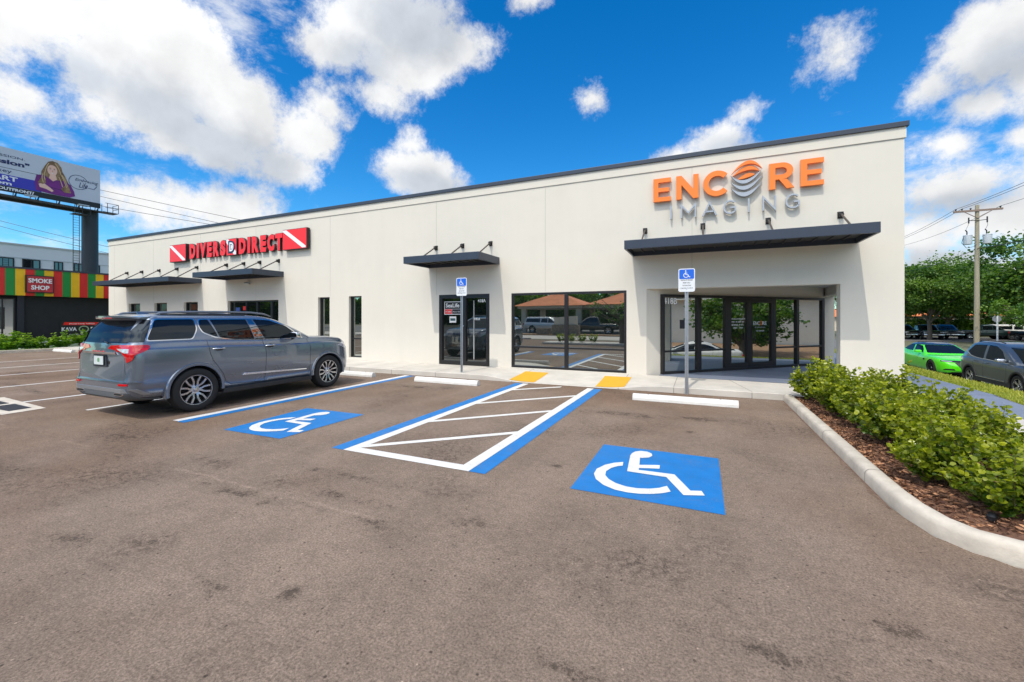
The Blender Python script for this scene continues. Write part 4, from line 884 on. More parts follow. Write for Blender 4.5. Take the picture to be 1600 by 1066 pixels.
for i, dx in enumerate((-1.4,-1.0,1.4)):
    cable('power_line',(20.6+dx,26.37,11.1),(21.6+dx,49.17,11.1),.35,.016,['outer left','inner left','right-hand'][i]+' power line running from the near pole to the transformer pole')
    cable('power_line',(21.6+dx,49.17,11.1),(22.6+dx,70.87,11.1),.35,.016,['outer left','inner left','right-hand'][i]+' power line running on from the transformer pole to the far pole')
cable('power_line',(21.6,49.2,7.6),(20.6,26.4,7.9),.5,.03,'thick low service cable below the transformers on the right')
cable('power_line',(22.6,70.9,7.6),(21.6,49.2,7.6),.5,.025,'thick low service cable going on behind the transformer pole')
m_wire2 = m_wire
for i, (a, b) in enumerate((((-91.36,24.65,23.14),(-22,57.5,7.5)),((-94.4,25.47,23.1),(-25,56.6,6.5)),((-91.4,25.5,20.3),(-30,51.9,9.4)),((-91.36,24.65,15.55),(-57.0,39.5,7.5)),((-92.88,25.06,15.0),(-60.0,39.0,7.0)))):
    cable('power_line', a, b, .4, .032, ['topmost of the three upper lines crossing the billboard','second of the three upper lines crossing the billboard','lowest of the three upper lines, below the billboard','upper of the two low lines in front of the white office block','lower of the two low lines in front of the white office block'][i])
# stop sign seen from behind
ss = thing('stop_sign', 'back of an octagonal road sign on a white post beyond the parked crossover', 'sign', (23.2, 50, -.96))
cx_, cy_ = 23.2, 50.0
g = MB(); g.tube([(cx_,cy_,-1.1),(cx_,cy_,2.1)],.06,8); g.build('post', mat('post_white', (.7,.72,.75), .5), ss)
g = MB(); g.prism([(cx_+.31*math.cos(R(22.5+45*i)), 1.58+.31*math.sin(R(22.5+45*i))) for i in range(8)], lambda u, v, w: (u, cy_+w, v), .05, .06); g.build('octagonal_plate', mat('plate_back', (.30,.32,.38), .5, metal=.4), ss)
# ================================================================ planting bed by the kerb
rng = np.random.default_rng(11)
m_leaf = leafmat('shrub_leaf', (.020, .085, .010), (.52, .52, .026), .38, .28)
m_twig = mat('twig', (.12, .075, .04), .8)
def shrub_meshes(seed, h=.72, r=.50, stems=46, ls=.062, tmin=0., up=.55, per=54, lsv=.35, leaf=None, fold=.25, width=.40):
    rg = np.random.default_rng(seed); P = []; Dv = []; Sz = []; T_ = []; g = MB()
    for i in range(stems):
        a = rg.uniform(0, 6.283); k = rg.uniform(.0, 1)**.6
        tip = np.array([math.cos(a)*r*k, math.sin(a)*r*k, h*(1-.45*k*k)*rg.uniform(.72, 1.12)])
        if rg.random() < .10: tip[2] *= 1.16
        base = np.array([math.cos(a)*.05, math.sin(a)*.05, 0]); midp = base*.5+tip*np.array([.62,.62,.42])
        pts = [base+(midp-base)*t if t < .5 else midp for t in (0,)] + [midp*.6+base*.4, midp, (midp+tip)/2+np.array([0,0,.02]), tip]
        if i % 3 == 0: g.tube([tuple(p) for p in pts], [.006,.005,.004,.003,.002], 4, cap=False)
        st = rg.uniform(0, .3)
        for j in range(per):
            t = rg.uniform(.18, 1.0)**.8; q = base*(1-t)**2+2*t*(1-t)*midp+t*t*tip
            b = rg.uniform(0, 6.283); d = np.array([math.cos(b), math.sin(b), rg.uniform(-.15, up+.35*t)])
            P.append(q+rg.normal(size=3)*.018); Dv.append(d); Sz.append(ls*rg.uniform(1-lsv, 1+lsv)*(1.1-.3*t)); T_.append(min(1, max(0, .15+.55*(t**3)*rg.uniform(.2, 1.3)+st*rg.uniform(0, 1.2)-.1)))
    me = leaf_mesh('foliage', np.array(P), unit(np.array(Dv)), np.array(Sz), np.array(T_), leaf or m_leaf, fold, width)
    return me, g
SV = [shrub_meshes(s) for s in (1, 2, 3, 4, 5)]
STW = []
def put_shrub(i, x, y, z, sc, rz, label, group, meshes=SV, name='shrub', hs=1., cat='shrub'):
    t = thing(name, label, cat, (x, y, z), rz, group); me, g = meshes[i % len(meshes)]
    t.scale = (sc, sc, sc*hs)
    o = bpy.data.objects.new('foliage', me); COL.objects.link(o); o.parent = t
    key = id(me)
    if not hasattr(put_shrub, 'c'): put_shrub.c = {}
    if key not in put_shrub.c:
        so = g.build('stem', m_twig, t, local=True); put_shrub.c[key] = so.data
    else:
        so = bpy.data.objects.new('stem', put_shrub.c[key]); COL.objects.link(so); so.parent = t
    return t
ordn = ['first','second','third','fourth','fifth','sixth','seventh','eighth','ninth','tenth']
rowA = [(2.02,9.5),(2.12,8.8),(2.08,8.05),(2.16,7.3),(2.10,6.6),(2.18,5.9),(2.06,5.2),(2.22,4.58)]
rowB = [(2.78,9.2,.86),(2.85,8.5,.98),(2.78,7.75,.86),(2.86,7.0,.92),(2.78,6.3,.80),(2.88,5.6,.84),(2.80,4.95,.72),(2.88,4.4,.66)]
for i, (x, y) in enumerate(rowA): put_shrub(i, x, y, .10, [1.02,.98,1.0,.95,.93,.90,.84,.78][i], i*1.7, ordn[i]+' leafy shrub from the entrance in the row along the kerb', 'shrubs in the mulched bed')
for i, (x, y, s_) in enumerate(rowB): put_shrub(i+2, x, y, .10, s_, i*2.3+1, ordn[i]+' leafy shrub from the entrance in the back row away from the kerb', 'shrubs in the mulched bed')
m_soil = mat('mulch_bed', (.10, .048, .028), .95, col2=(.20,.10,.06), vscale=25, bump=.8, bscale=30, bdist=.02)
g = MB(); nx_, ny_ = 16, 40
def bedz(x, y): return .085 + .03*noise.noise(Vector((x*3, y*3, 0))) + .02*min(1, (x-1.66)*2)
vs = []
for j in range(ny_+1):
    y = 3.9+(9.86-3.9)*j/ny_
    for i in range(nx_+1):
        xl = 1.60 if y > 4.6 else 1.60+.55*max(0, (4.6-y)/.6)**2
        x = xl+(3.73-xl)*i/nx_; vs.append((x, y, bedz(x, y)))
g.add(vs, [(j*(nx_+1)+i, j*(nx_+1)+i+1, (j+1)*(nx_+1)+i+1, (j+1)*(nx_+1)+i) for j in range(ny_) for i in range(nx_)])
struct('mulch_bed', g, m_soil, recalc=False, smooth=60)
m_chip = leafmat('mulch_chip', (.055, .022, .013), (.50, .25, .13), .0, .85)
n = 15000; P = np.empty((n, 3)); P[:, 0] = 1.66+rng.random(n)**1.5*2.0; P[:, 1] = 3.95+rng.random(n)*5.85
keep = (P[:, 1] > 4.55) | (P[:, 0] > 1.68+.55*np.maximum(0, (4.6-P[:, 1])/.6)**2); P = P[keep]; n = len(P)
P[:, 2] = [bedz(a, b)+.006 for a, b in P[:, :2]]; P[:, 2] += rng.random(n)*.012
a = rng.random(n)*6.283; Dn = unit(np.stack([np.cos(a), np.sin(a), rng.normal(size=n)*.22], 1))
me = leaf_mesh('mulch', P, Dn, .018+rng.random(n)*.045, rng.random(n)**1.7, m_chip, .08, .17)
o = bpy.data.objects.new('mulch', me); COL.objects.link(o); tag(o, 'reddish brown wood chip mulch beside the kerb', 'mulch', kind='stuff')
# fallen leaves and an irrigation head
g = MB(); g.lathe([(0,0),(.028,0),(.03,.05),(.022,.06),(.022,.075),(0,.077)], lambda a, b, c: (2.02+a, 4.42+b, .09+c), 16); o = g.build('sprinkler_head', m_blk, smooth=40); tag(o, 'small black sprinkler head in the mulch near the camera', 'sprinkler')

# ---- grass strip along the right-hand road, falling away behind its crest
g = MB(); g.add([(5.2,3,.05),(6.0,3,.05),(6.0,60,.05),(5.2,60,.05),(6.6,3,-.2),(6.6,60,-.2)], [(0,1,2,3),(1,4,5,2)]); struct('grass_verge', g, mat('verge', (.20,.22,.03), .95, col2=(.34,.33,.06), vscale=5, bump=.5, bscale=40), recalc=False)
m_blade = leafmat('grass_blade', (.14, .24, .02), (.62, .55, .10), .3, .6)
n = 30000; P = np.empty((n, 3)); P[:, 0] = 5.22+rng.random(n)*.95; P[:, 1] = 8.5+(rng.random(n)**1.3)*26; P[:, 2] = .05-np.maximum(0, P[:, 0]-6)*.4
Dn = unit(np.stack([rng.normal(size=n)*.4, rng.normal(size=n)*.4, np.ones(n)], 1))
tn = np.clip(.25+.75*rng.random(n)*(0.4+.6*(P[:, 0]-5.2)), 0, 1)
me = leaf_mesh('grass', P, Dn, .06+rng.random(n)*.07, tn, m_blade, .1, .10)
o = bpy.data.objects.new('grass', me); COL.objects.link(o); tag(o, 'yellow-green grass blades on the verge beside the road', 'grass', kind='stuff')

# ---- big-leaved plants at the left edge
m_lleaf = leafmat('bright_leaf', (.04, .16, .012), (.36, .48, .04), .4, .35)
LV = [shrub_meshes(s, h=.95, r=.62, stems=18, ls=.17, per=30, leaf=m_lleaf, width=.26, up=.3) for s in (21, 22)]
for i, (x, y, s) in enumerate(((-30.9,8.6,1.05),(-31.0,9.25,.9),(-30.9,9.75,.75),(-30.9,10.5,1.0),(-30.8,11.5,1.05),(-31,7.8,1.0),(-30.9,12.4,.95))):
    put_shrub(i, x, y, .04, s, i*2., ordn[i]+' plant counted from the left edge' if False else ['big plant at the left frame edge in front of the glass shopfront','plant just right of the leftmost one, by the dark pier','smallest plant, between the dark pier and the banner','plant with arching fronds left of the banner','plant in front of the banner','plant beyond the left frame edge','plant right of the banner behind the parked SUV'][i], 'bright green plants by the smoke shop', LV, 'leafy_plant', 1., 'plant')

# ================================================================ trees
m_bark = mat('bark', (.13, .105, .08), .9, var=.25, vscale=4, bump=.5, bscale=14, stretch=(4,4,1))
m_tl = leafmat('tree_leaf', (.030, .090, .014), (.24, .36, .055), .40, .55)
m_tl2 = leafmat('light_tree_leaf', (.03, .10, .01), (.20, .32, .03), .3, .5)
def tree_mesh(seed, H=10., R_=4.8, trunk=2.2, nl=30000, ls=.23, leaf=None, clumps=60, zs=.62):
    rg = np.random.default_rng(seed); g = MB(); cz = trunk+(H-trunk)*.5; ends = []
    g.tube([(0,0,-.3),(.05,.02,trunk*.6),(.0,.1,trunk*1.1),(.15,0,cz),(.1,.1,H*.82)], [.26,.22,.19,.12,.03], 9)
    for i in range(9):
        a = i*2.399+rg.uniform(-.3, .3); z0 = trunk*rg.uniform(.8, 1.5); k = rg.uniform(.55, .95)
        e = np.array([math.cos(a)*R_*k, math.sin(a)*R_*k, z0+(H-trunk)*rg.uniform(.25, .62)])
        m_ = np.array([math.cos(a)*R_*k*.45, math.sin(a)*R_*k*.45, z0+(e[2]-z0)*.55])
        g.tube([(0,0,z0),tuple(m_),tuple(e)], [.11,.07,.02], 6, cap=False); ends += [m_, e]
        for j in range(3):
            b = a+rg.uniform(-.9, .9); f = m_+(e-m_)*rg.uniform(.1, .8); q = f+np.array([math.cos(b)*1.4, math.sin(b)*1.4, rg.uniform(.2, 1.5)])
            g.tube([tuple(f), tuple(q)], [.04,.012], 5, cap=False); ends.append(q)
    C = []
    while len(C) < clumps:
        v = rg.normal(size=3); v /= np.linalg.norm(v); rr = rg.uniform(.45, 1.)**.5
        c = np.array([v[0]*R_*rr, v[1]*R_*rr, cz+v[2]*(H-trunk)*.5*rr*(1 if v[2] > 0 else .9)])
        if v[2] < -.55 and rg.random() < .6: continue
        C.append(c)
    C += ends; C = np.array(C); w = rg.uniform(.4, 1.5, len(C)); w /= w.sum(); idx = rg.choice(len(C), nl, p=w)
    sp = rg.uniform(.35, .95, len(C))*R_/5.
    o_ = rg.normal(size=(nl, 3))*np.array([1, 1, zs])*sp[idx][:, None]; P = C[idx]+o_
    Dn = unit(rg.normal(size=(nl, 3))*np.array([1, 1, .55])+np.array([0, 0, -.1]))
    tt = np.clip(.35+rg.uniform(-.3, .3, len(C))[idx]+rg.normal(size=nl)*.22, 0, 1)
    return leaf_mesh('crown', P, Dn, ls*rg.uniform(.6, 1.3, nl), tt, leaf or m_tl, .2, .42), g
TM = [tree_mesh(31), tree_mesh(32, clumps=48), tree_mesh(33, R_=4.0, H=9, clumps=50)]
TL = [tree_mesh(41, H=4.6, R_=2.4, trunk=1.1, nl=7000, ls=.17, leaf=m_tl2, clumps=34)]
TS = [tree_mesh(51, H=2.5, R_=.75, trunk=.9, nl=1800, ls=.09, leaf=m_tl2, clumps=22)]
TC = {}
def put_tree(mesh, x, y, z, s, rz, label, group=None, sz=1.):
    t = thing('tree', label, 'tree', (x, y, z), rz, group); t.scale = (s, s, s*sz); me, g = mesh
    o = bpy.data.objects.new('crown', me); COL.objects.link(o); o.parent = t
    if id(me) in TC: so = bpy.data.objects.new('trunk', TC[id(me)]); COL.objects.link(so); so.parent = t
    else: so = g.build('trunk', m_bark, t, local=True, smooth=50); TC[id(me)] = so.data
    return t
G1 = 'trees beyond the right-hand road'
put_tree(TM[0], 24.8, 66.0, -.95, .98, .4, 'broad dark green tree with a bare grey trunk just right of the cream building', G1)
put_tree(TM[1], 21.9, 75.0, -.95, .98, 1.9, 'dark tree half hidden by the corner of the cream building', G1)
put_tree(TM[2], 32.2, 80.5, -.95, 1.05, 3.0, 'tree behind the utility pole, its top lower than its neighbours', G1)
put_tree(TM[1], 29.3, 56.0, -.95, 1.08, 4.1, 'tallest tree, rising right of the utility pole', G1)
put_tree(TL[0], 25.0, 47.2, -.95, .92, .7, 'low light green tree by the back of the octagonal sign')
put_tree(TM[0], 38.0, 84.0, -.95, 1.0, 5.1, 'tree standing behind the orange roofed houses at right', G1)
put_tree(TM[2], 40.5, 72.0, -.95, 1.1, 2.2, 'tree at the right frame edge behind the tallest one', G1)
put_tree(TM[1], 27.5, 88.0, -.95, .95, .2, 'tree far behind the parked pickups', G1)
put_tree(TM[0], 36.5, 60.5, -.95, 1.0, 1.2, 'tree beyond the right frame edge near the car park', G1)
# hedge, carport, houses
n = 16000; P = np.stack([22+rng.random(n)*42, 81+rng.random(n)*1.6, -.95+rng.random(n)**.8*2.3], 1)
me = leaf_mesh('hedge', P, unit(rng.normal(size=(n, 3))), .22+rng.random(n)*.16, rng.random(n)*.8, m_tl2, .2, .42)
o = bpy.data.objects.new('hedge', me); COL.objects.link(o); tag(o, 'long clipped green hedge behind the row of parked pickups', 'hedge')
m_tile = mat('clay_tile', (.66, .19, .06), .8, var=.22, vscale=1.2, bump=.4, bscale=6)
m_cream = mat('cream_wall', (.60, .52, .40), .9, var=.05, vscale=1)
def hip(g, x0, x1, y0, y1, z0, z1, mi=0):
    dx, dy = x1-x0, y1-y0
    if dx >= dy: r0, r1 = (x0+dy/2, (y0+y1)/2, z1), (x1-dy/2, (y0+y1)/2, z1)
    else: r0, r1 = ((x0+x1)/2, y0+dx/2, z1), ((x0+x1)/2, y1-dx/2, z1)
    b = [(x0,y0,z0),(x1,y0,z0),(x1,y1,z0),(x0,y1,z0)]
    f = [(0,1,5,4),(1,2,5),(2,3,4,5),(3,0,4),(3,2,1,0)] if dx >= dy else [(0,1,4),(1,2,5,4),(2,3,5),(3,0,4,5),(3,2,1,0)]
    g.add(b+[r0,r1], f, mi)
for x, y, lab in ((38,101,'cream house with an orange tiled hip roof far behind the utility pole'),(52,104,'second orange roofed house, farther right behind the trees'),(28.5,108,'orange roofed house far left behind the bare trunk')):
    t = thing('house', lab, 'house', (x, y, -.95)); g = MB(); g.box(x-6,x+6,y-4,y+4,-1,1.9); g.build('wall', m_cream, t)
    g = MB(); hip(g, x-6.6,x+6.6,y-4.6,y+4.6,1.9,3.9); g.build('roof', m_tile, t)
    for dx in (-3,0,3): framed('window', t, fr_front(y-4.0), x+dx-.6, x+dx+.6, .2, 1.5, [], [], m_glass_d, fw=.08)
cp = thing('carport', 'long low carport with a flat pale roof behind the hedge', 'carport', (40, 90, -.95))
g = MB(); g.box(22,64,88,92,1.65,1.95); g.build('roof', mat('pale_roof', (.62,.64,.66), .6), cp)
for i in range(10): g = MB(); g.tube([(23+i*4.4,88.3,-1),(23+i*4.4,88.3,1.65)],.08,6); g.build('post', m_galv, cp)

# ================================================================ what stands behind the viewer and shows in the glass
pv = thing('shelter', 'orange tiled hip roofed drive-through shelter across the street, seen mirrored in the big window', 'shelter', (-12, -26, 0))
g = MB(); hip(g, -20,-11.5,-30,-21.5,3.05,4.75); g.build('roof', m_tile, pv); g = MB(); hip(g, -11.6,27,-31,-22.0,3.12,4.9); g.build('roof', m_tile, pv)
g = MB(); g.box(-19.6,-11.9,-29.6,-21.9,2.75,3.049); g.box(-11.89,26.6,-30.6,-22.5,2.75,3.119); g.build('fascia', m_cream, pv)
for x in (-19,-12.4,-6,.5,7,14,21):
    for y in (-22.6,-29): g = MB(); g.box(x-.3,x+.3,y-.3,y+.3,-.1,2.75); g.build('column', m_cream, pv, bevel=.03)
ms = thing('monument_sign', 'low stone monument sign on the far kerb, seen mirrored in the window', 'sign', (-11.6, -13.2, 0))
m_stone = mat('stone_block', (.24,.19,.14), .9, var=.35, vscale=5, bump=.7, bscale=9)
g = MB(); g.box(-13,-10.4,-15.6,-15.0,-.1,1.0); g.box(-14.6,-13.3,-15.7,-15.1,-.1,.65); g.build('stone_base', m_stone, ms, bevel=.02); g = MB(); g.prism([(-12.8,1.0),(-10.6,1.0),(-10.6,1.85),(-12.8,1.7)], lambda u, v, w: (u, -15.3+w, v), -.2, .2); g.build('sign_block', m_cream, ms)
g = MB(); g.box(-20,6,-16.0,-14.6,-.05,.10); struct('island', g, mat('tan_mulch', (.34,.20,.11), .95, var=.2, vscale=3))
g = MB(); g.box(-9.2,-2.6,-3.6,-2.0,-.02,.12); struct('planted_island', g, m_conc, bevel=.03)
put_tree(TS[0], -4.3, -2.7, .12, .95, .5, 'young thin tree behind the viewer, seen mirrored in the window')
SB = [shrub_meshes(61, h=.6, r=.4, stems=16, ls=.08, per=22)]
for i, x in enumerate((-8.1,-7.4,-6.8,-6.1)): put_shrub(0, x, -2.6, .12, .95, i, ordn[i]+' small bush on the planted island behind the viewer, seen mirrored', 'bushes on the planted island', SB, 'bush', 1., 'shrub')
for i, (x, y, s) in enumerate(((-34,-50,.9),(-22,-54,.8),(-10,-50,.85),(2,-56,.9),(14,-48,.8),(26,-50,.9),(-48,-46,.9),(-62,-30,.9),(-58,-14,.8))):
    put_tree(TM[i % 3], x, y, 0, s, i*1.3, ordn[i]+' tree, from the east, in the line across the street behind the viewer', 'trees across the street behind the viewer')
wb = thing('store_building', 'pale flat roofed store across the right-hand road, seen mirrored in the entrance glass', 'building', (30, 12, -.95))
g = MB(); g.box(27,45,-6,30,-1,3.2); g.build('wall', mat('pale_wall', (.70,.68,.62), .9, var=.05, vscale=1), wb); g = MB(); g.box(26.4,45.4,-6.4,30.4,3.2,4.3); g.build('parapet', mat('pale_band', (.82,.79,.70), .9), wb)
for y in (2, 9, 17): framed('window', wb, fr_east(0) if False else (lambda u, v, w: (27-w, u, v)), y, y+1.4, -.8, 1.4, [], [], m_glass_d)
g = MB(); g.add([(15.3,-10,-.94),(15.3,34,-.94),(18.5,34,-.55),(18.5,-10,-.55),(26.9,34,-.5),(26.9,-10,-.5)], [(3,2,1,0),(3,5,4,2)][:2]); struct('mulch_bank', g, MATS['tan_mulch'], recalc=True)
TB = tree_mesh(71, H=4.4, R_=1.9, trunk=.45, nl=9000, ls=.16, leaf=m_tl2, clumps=40)
put_tree(TB, 17.0, 15.4, -.9, 1.1, 2.2, 'bushy tree across the right-hand road, seen mirrored in the entrance glass', None)

n = 36000; P = np.stack([-190+rng.random(n)*240, -64-rng.random(n)*3, rng.random(n)**.8*6.5], 1)
me = leaf_mesh('far_wood', P, unit(rng.normal(size=(n, 3))), .7+rng.random(n)*.7, rng.random(n)*.35, m_tl, .2, .42)
o = bpy.data.objects.new('far_wood', me); COL.objects.link(o); tag(o, 'dark green belt of woodland far across the street behind the viewer', 'woodland', kind='stuff')
for i, (x, y, s) in enumerate(((46,62,.95),(50,52,1.0),(58,46,.9),(56,64,1.05),(62,36,1.0),(68,52,.95),(72,26,1.0),(78,40,1.1),(54,28,.85))):
    put_tree(TM[(i+1) % 3], x, y, -.95, s, i*1.9, ordn[i]+' tree, from the north, in the belt out of frame beyond the right-hand store', 'trees beyond the right-hand store')
# ================================================================ vehicles (local axes: x across, y forward from the rear bumper, z up)
def crspline(keys, n):
    """resample rows of numbers (first column = parameter) with monotone-ish Catmull-Rom"""
    k = np.array(keys, float); out = []
    ts = np.linspace(k[0, 0], k[-1, 0], n)
    ts = np.unique(np.concatenate([ts, k[:, 0]]))
    for t in ts:
        i = int(np.clip(np.searchsorted(k[:, 0], t, 'right')-1, 0, len(k)-2)); p1, p2 = k[i], k[i+1]; h = p2[0]-p1[0]; u = (t-p1[0])/h
        def sl(j):
            if j == 0: return (k[1]-k[0])/(k[1, 0]-k[0, 0])
            if j == len(k)-1: return (k[-1]-k[-2])/(k[-1, 0]-k[-2, 0])
            a = (k[j]-k[j-1])/(k[j, 0]-k[j-1, 0]); b = (k[j+1]-k[j])/(k[j+1, 0]-k[j, 0])
            return np.where(a*b > 0, 2*a*b/(a+b+1e-12), 0)
        m1, m2 = sl(i), sl(i+1)
        r = (2*u**3-3*u**2+1)*p1+(u**3-2*u**2+u)*h*m1+(-2*u**3+3*u**2)*p2+(u**3-u**2)*h*m2; r[0] = t; out.append(r)
    return out
PROF = [(0,0),(.45,0),(.80,.0),(.865,.015),(.92,.06),(.96,.13),(.982,.23),(.995,.36),(1.0,.50),(.998,.64),(.990,.76),(.975,.86),(.955,.925),(.925,.965),(.86,.988),(.70,.998),(.45,1.004),(.2,1.006),(0,1.007)]
PROFS = [(0,0),(.45,0),(.80,.0),(.865,.015),(.92,.06),(.96,.13),(.982,.23),(.995,.36),(1.0,.50),(1.0,.66),(.997,.78),(.990,.842),(.964,.868),(.952,.925),(.935,.963),(.88,.988),(.70,.998),(.45,1.004),(.2,1.006),(0,1.007)]
def loft_lower(st, shear, crown=1., N=70, prof=PROF):
    rows = crspline(st, N); vs = []; full = prof + [(-a, b) for a, b in prof[1:-1]][::-1]; k = len(full)
    for y, hw, zt, zb in rows:
        for a, b in full:
            z = zb+(zt-zb)*(1+(b-1)*crown if b > 1 else b); vs.append((a*hw, y+shear(y, z, a), z))
    nr = len(rows); fs = [(i*k+j, i*k+(j+1) % k, (i+1)*k+(j+1) % k, (i+1)*k+j) for i in range(nr-1) for j in range(k)]
    fs += [tuple(range(k))[::-1], tuple(range((nr-1)*k, nr*k))]
    return vs, fs
def loft_green(sl, rf=.20, rr=.16, fx=.5, bulge=.03, N=26):
    rows = crspline(sl, N); vs = []; nc = 8
    for z, yr, yf, hw in rows:
        ring = []; cx_ = hw*(1-fx); ax = hw*fx
        for i in range(nc+1):
            t = R(90*i/nc); ring.append((cx_+ax*math.cos(t), yf-rf+rf*math.sin(t)))
        for i in range(1, 5): ring.append((cx_*(1-2*i/5), yf+bulge*(1-(1-2*i/5)**2)))
        for i in range(nc+1):
            t = R(90+90*i/nc); ring.append((-cx_+ax*math.cos(t), yf-rf+rf*math.sin(t)))
        for i in range(1, 8): ring.append((-hw-.008*math.sin(math.pi*i/8), yf-rf+(yr+rr-yf+rf)*i/8))
        for i in range(nc+1):
            t = R(180+90*i/nc); ring.append((-cx_+ax*math.cos(t), yr+rr+rr*math.sin(t)))
        for i in range(1, 5): ring.append((-cx_*(1-2*i/5), yr-bulge*.6*(1-(1-2*i/5)**2)))
        for i in range(nc+1):
            t = R(270+90*i/nc); ring.append((cx_+ax*math.cos(t), yr+rr+rr*math.sin(t)))
        for i in range(1, 8): ring.append((hw+.008*math.sin(math.pi*i/8), yr+rr+(yf-rf-yr-rr)*i/8))
        vs += [(x, y, z) for x, y in ring]; k = len(ring)
    nr = len(rows); fs = [(i*k+j, i*k+(j+1) % k, (i+1)*k+(j+1) % k, (i+1)*k+j) for i in range(nr-1) for j in range(k)]
    fs += [tuple(range(k))[::-1], tuple(range((nr-1)*k, nr*k))]
    return vs, fs
def mesh_of(vs, fs, name='m'):
    me = bpy.data.meshes.new(name); me.from_pydata([tuple(v) for v in vs], [], fs)
    bm = bmesh.new(); bm.from_mesh(me); bmesh.ops.remove_doubles(bm, verts=bm.verts, dist=1e-5); bmesh.ops.recalc_face_normals(bm, faces=bm.faces); bm.to_mesh(me); bm.free(); return me
def boolm(a, b, op):
    oa = bpy.data.objects.new('a', a); ob = bpy.data.objects.new('b', b); COL.objects.link(oa); COL.objects.link(ob)
    m = oa.modifiers.new('b', 'BOOLEAN'); m.operation = op; m.object = ob; m.solver = 'EXACT'
    n0 = len(a.polygons)
    for k in range(5):
        if k == 1: m.use_self = True
        if k == 2: m.use_hole_tolerant = True
        if k == 3: ob.location = (.0007, .0011, .0009)
        if k == 4: m.use_self = False; ob.location = (-.0013, -.0009, .0011)
        bpy.context.view_layer.update()
        r = bpy.data.meshes.new_from_object(oa.evaluated_get(bpy.context.evaluated_depsgraph_get()))
        if not len(r.polygons): continue
        bb = lambda me: (np.min([v.co[:] for v in me.vertices], axis=0), np.max([v.co[:] for v in me.vertices], axis=0))
        (al, ah), (rl, rh) = bb(a), bb(r)
        if op == 'INTERSECT' and (np.all(rl > al-.004) and np.all(rh < ah+.004)): break
        if op == 'UNION' or (op == 'DIFFERENCE' and np.allclose(al, rl, atol=.03) and np.allclose(ah, rh, atol=.03)): break
        if op == 'DIFFERENCE' and n0 < 800: break
    else: print('BOOLEAN UNSURE', op, len(r.polygons))
    bpy.data.objects.remove(oa); bpy.data.objects.remove(ob); return r
def offset(me, d):
    r = me.copy(); n = len(r.vertices); co = np.empty(n*3); r.vertices.foreach_get('co', co); no = np.array([v.normal[:] for v in me.vertices]).reshape(-1)
    r.vertices.foreach_set('co', co+no*d); r.update(); return r
def prism_yz(poly, x0, x1):
    g = MB(); g.prism(poly, lambda u, v, w: (w, u, v), x0, x1); return mesh_of(g.v, g.f)
def prism_xz(poly, y0, y1):
    g = MB(); g.prism(poly, lambda u, v, w: (u, w, v), y0, y1); return mesh_of(g.v, g.f)
def rpoly(poly, r=.04, n=4):
    """round the corners of a polygon"""
    out = []; k = len(poly)
    for i in range(k):
        p, a, b = Vector(poly[i]), Vector(poly[i-1]), Vector(poly[(i+1) % k]); da, db = a-p, b-p
        rr = min(r, da.length*.45, db.length*.45); p0, p1 = p+da.normalized()*rr, p+db.normalized()*rr
        for j in range(n+1):
            t = j/n; out.append(tuple(p0*(1-t)**2+p*2*t*(1-t)+p1*t*t))
    return out
def cyl_x(y, z, r, x0, x1, n=40):
    g = MB(); g.prism([(y+r*math.cos(2*math.pi*i/n), z+r*math.sin(2*math.pi*i/n)) for i in range(n)], lambda u, v, w: (w, u, v), x0, x1); return mesh_of(g.v, g.f)
def finish(me, name, m, parent, ang=28, mats=None, paint=None):
    me.materials.clear()
    for q in (mats or [m]): me.materials.append(q)
    me.polygons.foreach_set('material_index', paint(me) if paint else [0]*len(me.polygons))
    me.polygons.foreach_set('use_smooth', [True]*len(me.polygons)); me.set_sharp_from_angle(angle=R(ang)); me.name = name
    o = bpy.data.objects.new(name, me); COL.objects.link(o); o.parent = parent
    return o
m_tyre = mat('tyre_rubber', (.018,.018,.018), .85, bump=.2, bscale=60); m_dark = mat('dark_plastic', (.022,.022,.023), .55); m_void = mat('wheel_well', (.006,.006,.006), .9)
m_chrome = mat('chrome', (.75,.76,.78), .10, metal=1.); m_alloy = mat('machined_alloy', (.60,.61,.63), .22, metal=.9); m_rimd = mat('dark_alloy', (.045,.047,.05), .4, metal=.6)
m_cglass = glassmat('car_glass', (.006,.008,.010), (.60,.70,.80), .05, rough=.01, fmax=.55)
m_tail = mat('tail_lamp_red', (.55,.004,.006), .12, coat=1., var=.2, vscale=6); m_clear = mat('clear_lamp', (.70,.70,.72), .12, metal=.3, coat=1.)
